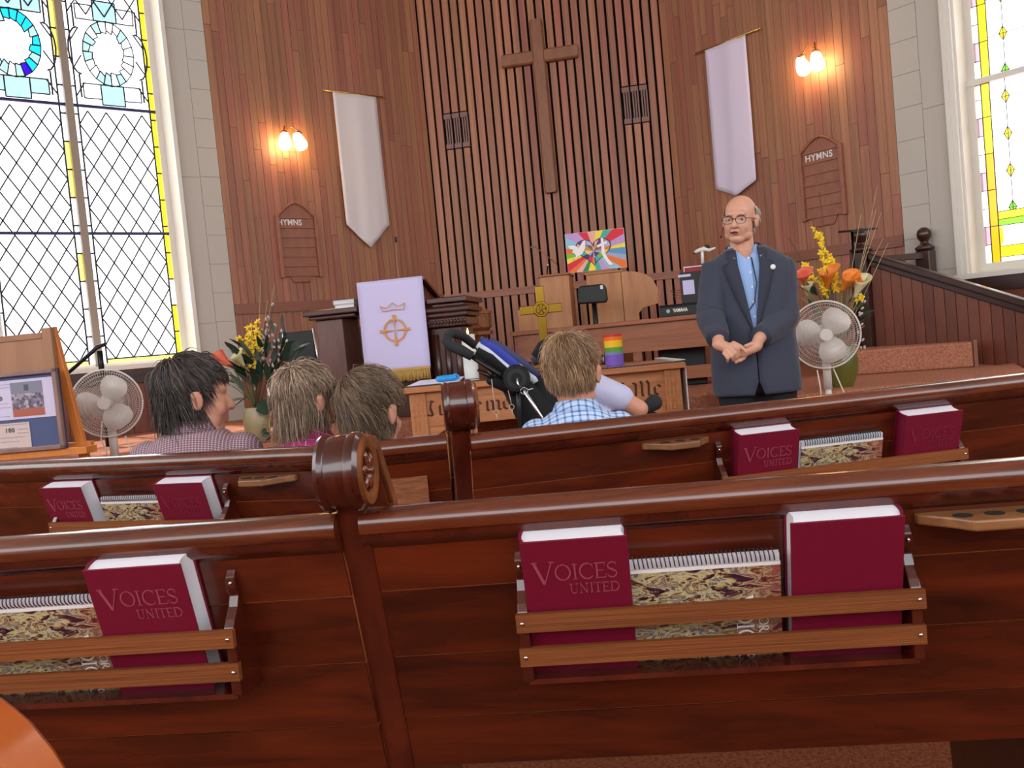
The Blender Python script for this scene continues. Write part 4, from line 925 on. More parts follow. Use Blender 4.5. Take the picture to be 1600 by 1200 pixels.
# brass cross
q = onTable(846, 490, .33); Wc = Wall((q.x, q.y, 0), math.degrees(TA)); t = thing('altar_cross', 'polished brass altar cross standing on the communion table', 'cross', q, TA)
zt, za_ = Wc.Z(843, 447)-.909, Wc.Z(846, 483)-.909; xl, xr = Wc.S(812, 486), Wc.S(878, 480); hw = .028; cxx = 0
MB().box(-hw, hw, -.008, .008, .07, zt).build('upright', m_brass, t, bevel=.004)
for a, b in ((xl, -hw), (hw, xr)): MB().box(a, b, -.008, .008, za_-hw, za_+hw).build('arm', m_brass, t, bevel=.004)
MB().lathe([(.001, -.012), (.052, -.012), (.056, 0), (.052, .012), (.001, .012)], 8, T(0, 0, za_) @ M.Rotation(pi/2, 4, 'X') @ rotz(R(22.5))).build('hub_plate', m_brass, t, bevel=.003)
MB().tube([(.033*cos(2*pi*k/16), -.014, za_+.033*sin(2*pi*k/16)) for k in range(17)], .004, 6).build('monogram_ring', m_brass, t, True)
for k in range(3): MB().tube([(.03*cos(pi*k/3), -.015, za_+.03*sin(pi*k/3)), (-.03*cos(pi*k/3), -.015, za_-.03*sin(pi*k/3))], .003, 6).build('monogram_ray', m_brass, t, True)
MB().box(-.12, .12, -.09, .09, 0, .025).box(-.09, .09, -.07, .07, .025, .05).box(-.06, .06, -.05, .05, .05, .075).build('stepped_base', m_brass, t, bevel=.003)
# candles
m_wax = plain('white_wax', (238, 232, 220), .5); m_flame = emit('flame', (1, .72, .3), 9); m_clr = NT('votive_glass'); m_clr.set('Base Color', (.95, .97, 1, 1)); m_clr.set('Roughness', .08); m_clr.set('Alpha', .32); m_clr = m_clr.m
def flame(t, z): MB().lathe([(.0005, z), (.005, z+.008), (.0065, z+.016), (.004, z+.028), (.0005, z+.04)], 10).build('flame', m_flame, t, True); MB().tube([(0, 0, z-.008), (0, 0, z+.006)], .0012, 5).build('wick', m_black, t)
q = onTable(737, 585, .28); Wc = Wall((q.x, q.y, 0), math.degrees(TA)); t = thing('pillar_candle', 'lit white pillar candle in a clear glass on the table', 'candle', q, TA)
h = Wc.Z(735, 522)-.909; r_ = (Wc.S(747, 555)-Wc.S(724, 555))/2
MB().lathe([(.001, .004), (r_*.9, .004), (r_*.92, h-.004), (r_*.8, h), (.001, h-.004)], 24).build('wax', m_wax, t, 40); flame(t, h)
MB().lathe([(r_*1.0, 0), (r_*1.02, .004), (r_*1.04, h*.62), (r_*1.0, h*.62), (r_*.97, .003)], 24, cap=False).build('glass_cylinder', m_clr, t, True)
q = onTable(961, 571, .30); Wc = Wall((q.x, q.y, 0), math.degrees(TA)); t = thing('rainbow_candle', 'lit rainbow striped candle on the communion table', 'candle', q, TA)
h = Wc.Z(960, 522)-.909; r_ = (Wc.S(976, 548)-Wc.S(947, 548))/2
for k, (c_, f0, f1) in enumerate((((128, 92, 190), 0, .34), ((120, 140, 170), .34, .43), ((96, 160, 60), .43, .58), ((246, 196, 32), .58, .80), ((240, 120, 30), .80, .92), ((214, 40, 36), .92, 1))):
    tt = NT('candle_%d' % k); tt.set('Base Color', (*lin(c_), 1)); tt.set('Roughness', .3); tt.set('Subsurface Weight', .3); tt.set('Subsurface Radius', (.02, .02, .02))
    MB().lathe([(r_-.004 if k > 3 else .001, h*f0), (r_, h*f0), (r_, h*f1), (r_-.004 if k > 2 else .001, h*f1)], 28, cap=False).build('wax_band', tt.m, t, 40)
MB().lathe([(.001, h*.68), (r_-.005, h*.68)], 20, cap=False).build('wax_pool', plain('wax_pool', (250, 210, 90), .3), t); flame(t, h*.70)
# blue toy
q = onTable(700, 593, .14); t = thing('blue_toy', 'bright blue plastic toy lying on the communion table', 'toy', q, TA); m_blue = plain('blue_plastic', (36, 150, 214), .35)
MB().limb((-.055, 0, .022), .02, (.04, .01, .024), .021).build('toy_body', m_blue, t, True); MB().tube([(.03, 0, .03), (.05, 0, .042), (.068, 0, .03), (.068, .005, .015), (.04, 0, .012)], .007, 8).build('toy_loop', m_blue, t, True)

# ---------------- long bench behind the table with keyboard
ba, bb_ = at(799, 519, 7.2), None
W_ = Wall((ba.x, ba.y, 0), -11); t = thing('choir_bench', 'long plain wooden desk with a deep front board behind the communion table', 'desk', W_.P+V((0, 0, PLAT)), W_.a)
BL_ = 1.95; zt = ba.z-PLAT
MB().box(0, BL_, -.06, .34, zt-.035, zt).build('desk_top', m_bench, t, bevel=.006); MB().box(.05, BL_-.05, -.03, -.01, zt-.25, zt-.035).build('front_board', m_bench, t)
for x in (.02, .95, BL_-.09): MB().box(x, x+.07, -.02, .28, 0, zt-.035).build('support', m_bench, t, bevel=.004)
MB().box(.09, BL_-.09, .1, .13, .06, .16).build('stretcher', m_bench, t)
kz = PLAT+zt
kb = W_.hit(1030, 480, .08); t = thing('keyboard', 'black electronic keyboard with white lettering on the bench', 'keyboard', (kb.x, kb.y, kz), W_.a)
kl = 1.0
MB().prism([(-.03, 0), (-.03, .075), (.0, .095), (.2, .095), (.22, .0)], 0, kl, 'x').build('case', m_black, t, bevel=.006)
for k in range(28): MB().box(.05+k*.032, .08+k*.032, .14, .26, .06, .075).build('key', m_white, t)
o = text('YAMAHA', .045, m_lw, t, (.16, -.0315, .045), bold=.0012); o.scale = (.115/o.dimensions.x, .028/o.dimensions.y, 1)
MB().tube([(.067+.012*cos(2*pi*k/12), -.0305, .045+.012*sin(2*pi*k/12)) for k in range(13)], .0015, 5).build('emblem', m_lw, t)
for k in range(3): MB().tube([(.067+.011*cos(pi*k/3), -.0305, .045+.011*sin(pi*k/3)), (.067-.011*cos(pi*k/3), -.0305, .045-.011*sin(pi*k/3))], .0012, 5).build('emblem', m_lw, t)
# music desk, papers, red book on the keyboard
q = W_.hit(1075, 450, .16); t = thing('music_rest', 'black music rest holding pale sheets above the keyboard', 'music stand', (q.x, q.y, kz+.095), W_.a)
Wm = Wall((q.x, q.y, 0), -11); a, b = Wm.S(1063, 445), Wm.S(1093, 440); z0, z1 = .0, Wm.Z(1075, 425)-kz-.095
MB().box(a, b+.25, -.012, .0, z0, z1).build('desk_plate', m_black, t, bevel=.004)
for x0, x1, y0, y1, nm in ((1066, 1084, 461, 437, 'music_sheet'), (1059, 1079, 434, 428, 'music_sheet')):
    u0, u1 = Wm.S(x0, y1), Wm.S(x1, y1); MB().box(u0, u1, -.016, -.013, Wm.Z(x0, y0)-kz-.095, Wm.Z(x1, y1)-kz-.095).build(nm, m_ante, t)
for k in range(4): MB().tube([(a, -.01, .05+.02*k), (a-.05-.01*k, -.02, .045+.02*k)], .003, 5).build('page_clip', m_chrome, t)
q = W_.hit(1085, 428, .24); t = thing('red_hymn_book', 'red covered book propped up behind the music rest', 'book', (q.x, q.y, kz+.095), W_.a)
zz0, zz1 = Wm.Z(1085, 437)-kz-.095-.12, Wm.Z(1085, 416)-kz-.095; MB().box(-.075, .12, 0, .02, 0, zz1).build('cover', plain('red_cover', (150, 24, 38), .5), t, bevel=.002); MB().box(-.082, .125, .003, .018, 0, zz1+.008).build('page_block', m_pages, t)
q = W_.hit(1098, 400, .05); t = thing('clip_lamp', 'white clip lamp on a stem above the keyboard', 'lamp', (q.x, q.y, kz+.095), W_.a); Wm = Wall((q.x, q.y, 0), -11)
g_ = lambda px, py: (Wm.S(px, py), 0, Wm.Z(px, py)-kz-.095)
MB().tube([(0, 0, 0), g_(1098, 412)], .006, 8).build('stand', m_blackm, t, True); MB().tube([g_(1098, 412), g_(1097, 392)], .012, 8).build('stem', m_white, t, True)
MB().tube([g_(1084, 395), g_(1090, 392), g_(1100, 389), g_(1108, 391), g_(1118, 387)], [.008, .015, .02, .013, .006], 10).build('lamp_head', m_white, t, True); MB().ell(g_(1105, 386), (.022, .012, .018), 10).build('clamp', m_black, t, True); MB().ell(g_(1085, 395), (.014, .012, .01), 8).build('lamp_tip', m_brass, t, True)
# black amplifier under the bench
q = W_.hit(1062, 552, .2); t = thing('amplifier', 'black amplifier box under the bench beside the man', 'amplifier', (q.x, q.y, PLAT), W_.a)
MB().box(-.17, .2, 0, .2, 0, .36).build('cabinet', m_black, t, bevel=.01); MB().box(-.04, .19, -.006, 0, .05, .30).build('grille', plain('amp_grille', (30, 32, 40), .6), t, bevel=.004)
# ---------------- lectern cabinet and curved organ console
W_ = fr(868, 470, 7.9); t = thing('lectern_cabinet', 'plain oak cabinet with stepped top behind the brass cross', 'cabinet', W_.P+V((0, 0, PLAT)), W_.a)
a, b, c_ = W_.S(846, 470), W_.S(892, 470), W_.S(808, 490); zt, zl = W_.Z(868, 431)-PLAT, W_.Z(825, 483)-PLAT
MB().box(a, b, 0, .4, 0, zt).build('tall_panel', m_org, t, bevel=.004); MB().box(c_, a-.002, .03, .38, 0, zl).build('low_panel', m_org, t, bevel=.004); MB().box(a-.02, b+.01, -.02, .42, zt, zt+.018).build('top', m_bench, t, bevel=.004)
W_ = fr(960, 470, 8.0); t = thing('organ_console', 'curved light oak organ console back near the slat wall', 'organ', W_.P+V((0, 0, PLAT)), W_.a)
a, b, c_ = W_.S(917, 450), W_.S(972, 450), W_.S(1028, 460); zt = W_.Z(945, 427)-PLAT; zr = W_.Z(1027, 450)-PLAT; zbt = W_.Z(1027, 474)-PLAT; zlow = W_.Z(995, 489)-PLAT
MB().box(a, b-.002, 0, .45, 0, zt).build('back_panel', m_org, t, bevel=.004)
xk = W_.S(995, 489)
prof = [(b+.002, 0), (b+.002, zt)] + [(b+(c_-b)*k/10, zr+(zt-zr)*sqrt(max(0, 1-(k/10)**2.2))) for k in range(1, 11)] + [(c_, zbt), (xk+.06, zlow+.04), (xk+.02, zlow), (xk+.02, 0)]
MB().prism(prof, .0, .03).build('curved_panel', m_org, t, bevel=.003); MB().box(b, c_-.12, .03, .42, zlow+.05, zr).build('key_bed', m_bench, t)
MB().box(a-.01, b+.01, -.012, .46, zt, zt+.015).build('top', m_org, t, bevel=.003); OZ = PLAT+zt+.015
# black chair back / padded stool
W_ = fr(927, 470, 7.6); t = thing('swivel_chair', 'black padded swivel chair with a white tag in front of the organ', 'chair', W_.P+V((0, 0, PLAT)), W_.a-R(4))
a, b, z0, z1 = W_.S(903, 470), W_.S(950, 470), W_.Z(927, 475)-PLAT, W_.Z(927, 445)-PLAT
MB().prism([(a, z0+.01), (a+.01, z1-.02), (a+.03, z1), (b-.03, z1), (b-.005, z1-.03), (b, z0+.03), (b-.015, z0)], -.03, .03).build('backrest', m_black, t, bevel=.02); MB().tube([(-.0, .03, .3), (0, .04, z0+.05)], .022, 10).build('back_post', m_blackm, t, True)
MB().box(a+.01, b-.01, .06, .42, .34, .40).build('seat', m_black, t, bevel=.02); MB().tube([(0, .2, .08), (0, .2, .34)], .025, 10).build('column', m_chrome, t, True)
for k in range(5): MB().tube([(0, .2, .09), (.24*cos(k*2*pi/5), .2+.24*sin(k*2*pi/5), .03)], .015, 8).build('foot', m_black, t, True)
MB().box(b-.05, b-.028, -.034, -.03, z1-.045, z1-.012).build('tag', m_paper, t)
# boom microphone by the cabinet
W_ = fr(855, 450, 8.42); t = thing('boom_microphone', 'slim boom microphone stand beside the oak cabinet', 'microphone', W_.P+V((0, 0, PLAT)), W_.a); g_ = lambda px, py: (W_.S(px, py), 0, W_.Z(px, py)-PLAT)
p0 = g_(853, 450); MB().tube([(p0[0], 0, 0), p0, g_(856, 412)], .006, 8).build('pole', m_blackm, t, True); MB().tube([g_(870, 413), g_(856, 401), g_(838, 387)], .004, 8).build('boom', m_bench, t, True)
MB().ell(g_(833, 386), (.028, .012, .013), 10).build('microphone_head', plain('mic_grey', (120, 108, 104), .4), t, True); MB().ell(g_(856, 414), (.009, .009, .012), 8).build('clutch', m_white, t, True)
for k in range(3): MB().tube([(p0[0], 0, .12), (p0[0]+.22*cos(k*2.09), .22*sin(k*2.09), .01)], .007, 6).build('foot', m_blackm, t, True)
W_ = fr(846, 440, 7.75); 
# ---------------- painted canvas of a heart
Wp = fr(930, 390, 8.12, -9.0); t = thing('heart_painting', 'bright canvas painting of a rainbow heart with dove and cross', 'painting', V((Wp.P.x, Wp.P.y, OZ)), Wp.a)
x0, x1 = Wp.S(885, 397), Wp.S(977, 384); z0, z1 = Wp.Z(889, 427)-OZ, Wp.Z(884, 366)-OZ; w_, h_ = x1-x0, z1-z0
if z0 > .004: MB().box(x0+.1, x1-.1, .0, .03, 0, z0+.01).build('stand', m_bench, t)
MB().box(x0, x1, 0, .03, z0, z1).build('canvas', m_paper, t)
PC = {n_: plain('paint_'+n_, c_, .6) for n_, c_ in dict(red=(226, 38, 62), pink=(240, 180, 168), yellow=(250, 228, 60), teal=(70, 180, 160), lilac=(198, 158, 214), blue=(96, 156, 206), orange=(240, 118, 42), green=(120, 196, 60), dgreen=(24, 140, 84), grey=(168, 172, 202), purple=(104, 54, 128), navy=(62, 52, 120), white=(246, 242, 238), ink=(22, 22, 34), peach=(250, 200, 160), sky=(150, 205, 225)).items()}
def outline(pts, y):
    ob = MB()
    for i in range(len(pts)): stroke(ob, (x0+pts[i-1][0]*w_, z0+pts[i-1][1]*h_), (x0+pts[i][0]*w_, z0+pts[i][1]*h_), .0042, y, .0006)
    ob.build('ink_outline', PC['ink'], t)
def art(name, pts, col, y):
    if name in ('painted_dove', 'painted_cross'): outline(pts, y+.0003)
    MB().prism([(x0+u*w_, z0+v*h_) for u, v in pts], y-.0006, y).build(name, PC[col], t)
cx, cz = .47, .50
ray_c = ['yellow', 'lilac', 'red', 'teal', 'yellow', 'pink', 'red', 'lilac', 'sky', 'orange', 'green', 'yellow', 'red', 'orange', 'pink', 'dgreen', 'yellow', 'teal', 'lilac', 'sky', 'orange', 'grey', 'blue']
ang = [2, 14, 34, 56, 70, 84, 100, 116, 138, 164, 182, 196, 210, 226, 236, 246, 256, 270, 282, 296, 312, 328, 342, 362]
for k in range(len(ray_c)):
    a0, a1 = R(ang[k]), R(ang[k+1]); pl = clip([(cx, cz), (cx+2*cos(a0), cz+2*sin(a0)), (cx+2*cos((a0+a1)/2), cz+2*sin((a0+a1)/2)), (cx+2*cos(a1), cz+2*sin(a1))], .004, .996, .006, .994)
    if pl: art('painted_ray', pl, ray_c[k], -.0008)
heart = []
for k in range(48):
    a = 2*pi*k/48; hx = 16*sin(a)**3; hz = 13*cos(a)-5*cos(2*a)-2*cos(3*a)-cos(4*a); heart.append((.46+hx/16*.30, .52+hz/17*.40))
art('heart', heart, 'purple', -.0016)
hc = ['teal', 'orange', 'purple', 'yellow', 'lilac', 'navy', 'red', 'peach', 'green', 'sky', 'pink', 'navy', 'grey', 'teal', 'orange', 'purple']
for k in range(48):
    if k % 2 == 0:
        p, q = heart[k], heart[(k+2) % 48]; f_ = lambda r_, e: (.46+(e[0]-.46)*r_, .49+(e[1]-.49)*r_)
        art('heart_patch', [f_(.97, p), f_(.97, q), f_(.55, q), f_(.55, p)], hc[(k//2*5) % 16], -.0022); art('heart_patch', [f_(.53, p), f_(.53, q), (.46, .49)], hc[(k//2*7+3) % 16], -.0022)
mb = MB()
for k in range(48): stroke(mb, (x0+heart[k][0]*w_, z0+heart[k][1]*h_), (x0+heart[(k+1) % 48][0]*w_, z0+heart[(k+1) % 48][1]*h_), .006, -.0022, .0009)
mb.build('heart_outline', PC['ink'], t)
art('painted_cross', [(.60, .80), (.635, .82), (.645, .70), (.70, .72), (.705, .655), (.65, .63), (.655, .42), (.70, .26), (.78, .10), (.70, .10), (.62, .30), (.59, .44), (.60, .60), (.53, .57), (.53, .635), (.60, .67)], 'white', -.0034)
art('painted_dove', [(.03, .70), (.14, .70), (.22, .62), (.30, .78), (.34, .80), (.33, .60), (.27, .45), (.20, .40), (.10, .30), (.16, .42), (.14, .48), (.10, .52), (.12, .58), (.06, .62)], 'white', -.0034)
# ---------------- standing fans
m_fan = plain('fan_white', (222, 214, 206), .4)
def fan(px, py, Y, rz, blade0, label, r=.195):
    q = at(px, py, Y); zc = q.z; t = thing('pedestal_fan', label, 'fan', (q.x, q.y, 0), rz, 'white pedestal fans')
    MB().lathe([(.001, 0), (.2, 0), (.2, .012), (.17, .03), (.04, .045), (.001, .05)], 32).build('base', m_fan, t, True)
    MB().tube([(0, .05, .03), (0, .05, zc-.10)], .018, 12).build('pole', m_fan, t, True); MB().tube([(0, .05, zc-.32), (0, .05, zc-.09)], .024, 12).build('collar', m_fan, t, True)
    MB().lathe([(.01, .06), (.05, .06), (.06, .09), (.055, .17), (.03, .2), (.001, .2)], 20, T(0, 0, zc) @ M.Rotation(-pi/2, 4, 'X')).build('motor', m_fan, t, True)
    MB().lathe([(.001, -.012), (.03, -.012), (.034, .0), (.034, .02), (.001, .02)], 18, T(0, -.02, zc) @ M.Rotation(-pi/2, 4, 'X')).build('hub', m_fan, t, True)
    for k in range(3):
        a = blade0+k*2*pi/3; vs = []; nn = 10
        for i in range(nn+1):
            u = i/nn; rr_ = .03+u*.135; hw_ = .018+.062*sin(pi*min(1, u*.78+.08))**.8 * (1 if u < .85 else (1-((u-.85)/.15)**2*.65))
            for sgn in (-1, 1): vs.append((rr_, (sgn*hw_)*.35, sgn*hw_))
        fs = [(2*i, 2*i+1, 2*i+3, 2*i+2) for i in range(nn)]
        o = MB().add(vs, fs, T(0, -.01, zc) @ M.Rotation(-a, 4, 'Y')).build('blade', m_fan, t, True); o.modifiers.new('s', 'SOLIDIFY').thickness = .003
    for nm, y0, sgn in (('front_grille', -.075, 1), ('rear_grille', .055, -1)):
        mb = MB(); nw = 84
        for k in range(nw):
            a = 2*pi*k/nw; sw = .35*sgn
            mb.tube([(rr_*cos(a+sw*(rr_/r)), y0*(1-(rr_/r)**3)*.9 if True else 0, zc+rr_*sin(a+sw*(rr_/r))) for rr_ in (.03, .09, .14, .175, r)], .0007, 3)
        for rr_ in (.036, .06, .085, .11, .135, .16, .18): mb.tube([(rr_*cos(2*pi*k/40), y0*(1-(rr_/r)**3)*.9, zc+rr_*sin(2*pi*k/40)) for k in range(41)], .0009, 4)
        mb.build(nm, m_fan, t)
    MB().tube([(r*cos(2*pi*k/48), 0, zc+r*sin(2*pi*k/48)) for k in range(49)], .0055, 8).build('rim', m_fan, t, True)
    MB().lathe([(.001, -.004), (.034, -.004), (.034, .004), (.001, .004)], 20, T(0, -.074, zc) @ M.Rotation(-pi/2, 4, 'X')).build('badge', m_fan, t, 40)
    return t, zc
f1, zf = fan(167, 630, 5.2, R(12), R(62), 'white pedestal fan beside the easel on the left')
f2, zf2 = fan(1289, 523, 5.2, R(-14), R(50), 'white pedestal fan behind the standing man')
m_cord = plain('white_cord', (224, 214, 204), .5)
for f_, pts_ in ((f1, [(-.03, -.03, zf-.1), (-.05, -.02, zf-.2), (-.02, -.02, zf-.31), (.08, 0, zf-.45)]), (f1, [(.08, 0, zf-.2), (.10, -.01, zf-.29), (.085, -.01, zf-.36), (.13, .0, .4)]), (f2, [(-.06, -.02, zf2-.2), (-.05, -.02, zf2-.3), (-.045, -.02, .4)]), (f2, [(.03, -.02, zf2-.2), (.08, -.02, zf2-.35), (.12, -.02, .4)])):
    MB().tube(pts_, .004, 6).build('cord', m_cord, f_, True)
# ---------------- easel with framed notice board
W_ = fr(60, 640, 4.3, -7); t = thing('display_easel', 'orange wooden display easel at the left edge', 'easel', W_.P, W_.a); g_ = lambda px, py, off=0: (W_.S(px, py, off), off, W_.Z(px, py, off))
m_eas = wood('easel_pine', (196, 110, 44), (226, 142, 70), .4, (10, 10, 2), .03)
def bar2(p, q, w_, d, mat, name, par):
    p, q = V(p), V(q); L = q-p; o = MB().box(-w_/2, w_/2, -d/2, d/2, 0, L.length).build(name, mat, par, bevel=.003); o.location = p; o.rotation_euler = L.to_track_quat('Z', 'Y').to_euler(); return o
pt, pm = V(g_(80, 512, .12)), V(g_(133, 716, .12)); d_ = (pm-pt).normalized(); k_ = pt.z/-d_.z; foot = pt+d_*k_; 
bar2((foot.x, foot.y, 0), pt, .03, .045, m_eas, 'leg', t)
sL = W_.S(-140, 560, .12); bar2((2*sL-foot.x-.1, .12, 0), (sL-(pt.x-sL), .12, pt.z), .03, .045, m_eas, 'leg', t)
bar2((sL+.1, .75, 0), (sL+.1, .14, pt.z-.06), .03, .03, m_eas, 'rear_leg', t)
z_ = W_.Z(50, 700, .1); MB().box(2*sL-foot.x, foot.x-.04, .03, .12, z_-.045, z_-.01).build('ledge', m_eas, t, bevel=.003)
zr_ = W_.Z(115, 695, .12); MB().box(2*sL-foot.x, foot.x-.06, .1, .13, zr_-.012, zr_+.012).build('cross_bar', m_eas, t)
bx1 = W_.S(86, 560, .08); zt = W_.Z(40, 522, .08); 
t3 = thing('wooden_board', 'flat brown wooden board propped on the easel behind the framed notices', 'board', W_.P+V((0, 0, z_-.01)), W_.a)
m_bd = wood('board_ply', (142, 98, 70), (166, 120, 88), .5, (5, 5, 1), .03); zz = z_-.01
MB().box(2*sL-bx1, bx1-.05, .075, .09, 0, zt-zz-.03).build('panel', m_bd, t3); MB().box(2*sL-bx1, bx1-.05, .07, .095, zt-zz-.03, zt-zz).build('top_rail', m_bd, t3, bevel=.003); MB().box(bx1-.05, bx1, .07, .1, 0, zt-zz+.02).build('stile', m_bd, t3, bevel=.003)
t4 = thing('notice_board', 'framed blue notice board with anniversary papers on the easel', 'notice board', W_.P+V((0, 0, z_-.01)), W_.a)
nx1 = W_.S(97, 640, .03); nz1 = W_.Z(95, 574, .03)-zz; nx0 = nx1-.62; m_frame = wood('frame_brown', (120, 92, 84), (150, 120, 110), .4, (10, 10, 3), .03)
MB().box(nx0, nx1, .03, .045, 0, nz1).build('backing', plain('navy_mat', (74, 84, 124), .7), t4)
for a, b, c_, d in ((nx0, nx1, 0, .022), (nx0, nx1, nz1-.022, nz1), (nx0, nx0+.022, 0, nz1), (nx1-.022, nx1, 0, nz1)): MB().box(a, b, .01, .05, c_, d).build('frame_bar', m_frame, t4, bevel=.004)
gz = lambda px, py: (W_.S(px, py, .028), W_.Z(px, py, .028)-zz)
(px0_, pz0), (px1_, pz1) = gz(-40, 655), gz(88, 588); pz0 = gz(40, 654)[1]; pz1 = gz(40, 592)[1]
m_lil = plain('lilac_paper', (206, 198, 224), .8); MB().box(px0_, px1_, .026, .029, pz0, pz1).build('notice_paper', m_lil, t4)
(qx0, _), (qx1, _) = gz(-30, 680), gz(48, 680); MB().box(qx0, qx1, .026, .029, gz(10, 708)[1], gz(10, 662)[1]).build('notice_paper', plain('tan_paper', (206, 186, 180), .8), t4)
tp_ = NT('group_photo'); tc = tp_.n('ShaderNodeTexCoord'); vo = tp_.n('ShaderNodeTexVoronoi'); vo.inputs['Scale'].default_value = 75; tp_.l(tc.outputs['Object'], vo.inputs['Vector']); cr = tp_.n('ShaderNodeValToRGB'); tp_.l(vo.outputs['Color'], cr.inputs['Fac']); e = cr.color_ramp.elements; e[0].color = (*lin((40, 42, 60)), 1); e[1].color = (*lin((200, 190, 190)), 1); ee = e.new(.5); ee.color = (*lin((120, 110, 130)), 1); tp_.l(cr.outputs['Color'], tp_.b.inputs['Base Color'])
(fx0, fz0), (fx1, fz1) = gz(22, 650), gz(65, 594); fz0 = gz(43, 650)[1]; fz1 = gz(43, 596)[1]; fh = fz1-fz0
MB().box(fx0, fx1, .024, .026, fz0+fh*.22, fz1-fh*.34).build('photo_crowd', tp_.m, t4); MB().box(fx0, fx1, .024, .026, fz1-fh*.34, fz1).build('photo_wall', plain('photo_grey', (128, 128, 146), .6), t4); MB().box(fx0, fx1, .024, .026, fz0, fz0+fh*.22).build('photo_floor', plain('photo_rust', (170, 92, 74), .6), t4); MB().box((fx0+fx1)/2-.012, (fx0+fx1)/2+.012, .0235, .025, fz1-fh*.26, fz1-fh*.08).build('photo_altar', plain('photo_dark', (84, 80, 96), .6), t4)
m_ink = plain('print_ink', (50, 48, 62), .7); o = text('100', .03, m_ink, t4, (gz(16, 673)[0], .025, gz(16, 673)[1]), bold=.0003, space=1.15); o = text('100', .03, m_ink, t4, (gz(-3, 624)[0], .025, gz(-3, 624)[1]), bold=.0003, space=1.15)
m_inkl = plain('print_grey', (150, 142, 166), .7)
for k, (a_, b_, py) in enumerate(((-20, 18, 602), (-20, 16, 607), (-20, 14, 632), (-20, 18, 638), (-20, 16, 652), (-14, 44, 664), (28, 44, 670), (28, 44, 676), (-14, 40, 684), (2, 32, 690), (0, 30, 700))):
    u0, u1 = gz(a_, py)[0], gz(b_, py)[0]; zq = gz((a_+b_)/2, py)[1]; MB().box(u0, u1, .0245, .0255, zq-.0012, zq+.0012).build('text_line', m_inkl, t4)
# ---------------- black iron handrail on the left
W_ = fr(150, 600, 6.5, -8); t = thing('iron_handrail', 'black iron handrail behind the left fan', 'handrail', W_.P+V((0, 0, 0)), W_.a); g_ = lambda px, py, off=0: (W_.S(px, py), off, W_.Z(px, py))
p_ = g_(156, 548); MB().tube([g_(104, 585, -.0), g_(146, 548), g_(152, 542), g_(165, 538)], [.018, .022, .022, .016], 10, flat=.6).build('rail', m_blackm, t, True); MB().tube([p_, g_(158, 570), g_(170, 700), (g_(170, 700)[0]+.01, 0, PLAT)], .02, 10).build('post', m_blackm, t, True)
x_ = g_(104, 585); MB().tube([x_, (x_[0]-.2, -.1, x_[2]-.2), (x_[0]-.2, -.1, PLAT)], .018, 10).build('lower_post', m_blackm, t, True)
# ---------------- stair rail on the right
Wn = fr(1350, 450, 7.1, aR); t = thing('stair_rail', 'panelled stair rail with dark newel posts on the right', 'railing', Wn.P+V((0, 0, 0)), Wn.a); g_ = lambda px, py, off=0: (Wn.S(px, py, off), off, Wn.Z(px, py, off))
def newel(par, x, y, z0, zt, w_=.068):
    MB().box(x-w_, x+w_, y-w_, y+w_, z0, zt).build('newel_post', m_dark, par, bevel=.008)
    MB().lathe([(w_*1.0, 0), (w_*1.25, .012), (w_*1.3, .03), (w_*.9, .045), (w_*.55, .06), (w_*.5, .075), (w_*.85, .1), (w_*.98, .135), (w_*.85, .165), (w_*.4, .188), (.002, .192)], 24, T(x, y, zt)).build('newel_finial', m_dark, par, True)
zN = Wn.Z(1350, 394); newel(t, 0, 0, STEPZ-.16, zN)
r0, r1 = g_(1364, 402), g_(1600, 473); sl_ = (r1[2]-r0[2])/(r1[0]-r0[0]); xe = r1[0]+.5
zr = lambda x: r0[2]+sl_*(x-r0[0])
MB().prism([(.07, zr(.07)-.03), (.07, zr(.07)+.03), (xe, zr(xe)+.03), (xe, zr(xe)-.03)], -.045, .045).build('handrail', m_dark, t, bevel=.012); MB().prism([(.07, zr(.07)-.075), (.07, zr(.07)-.03), (xe, zr(xe)-.03), (xe, zr(xe)-.075)], -.028, .028).build('under_rail', m_dark, t, bevel=.008)
xx = .07; k = 0; pwid = .0795
while xx < xe-.02:
    MB().prism([(xx+.0015, .25), (xx+.0015, zr(xx)-.07), (xx+pwid-.0015, zr(xx+pwid)-.07), (xx+pwid-.0015, .25)], -.011, .011).build('rail_board', m_bead, t, bevel=.003); xx += pwid; k += 1
q2 = at(1446, 400, 7.28); v_ = q2-Wn.P; x2, y2 = v_.dot(Wn.u), v_.dot(Wn.n); zN2 = at(1446, 392, 7.28).z; newel(t, x2, y2, .64, zN2, .058)
zb2 = at(1405, 397, 7.25).z; bar2((.0, .06, zb2-.03), (x2, y2, zb2-.03), .06, .05, m_dark, 'rear_rail', t)
# music stand edge by the newel
a_, b_ = at(1312, 367, 6.9), at(1350, 356, 6.9); t = thing('music_stand', 'black music stand seen edge on beside the newel post', 'music stand', ((a_.x+b_.x)/2, 6.9, PLAT), 0); zc = (a_.z+b_.z)/2-PLAT; dx = (b_.x-a_.x)/2
MB().box(-dx, dx, -.15, .12, zc-.008, zc+.008).build('desk', m_black, t).rotation_euler = (R(5), 0, 0); MB().tube([(0, 0, 0), (0, 0, zc)], .01, 8).build('pole', m_blackm, t, True)
for k in range(3): MB().tube([(0, 0, .1), (.2*cos(k*2.09+.4), .2*sin(k*2.09+.4), .008)], .008, 6).build('foot', m_blackm, t, True)
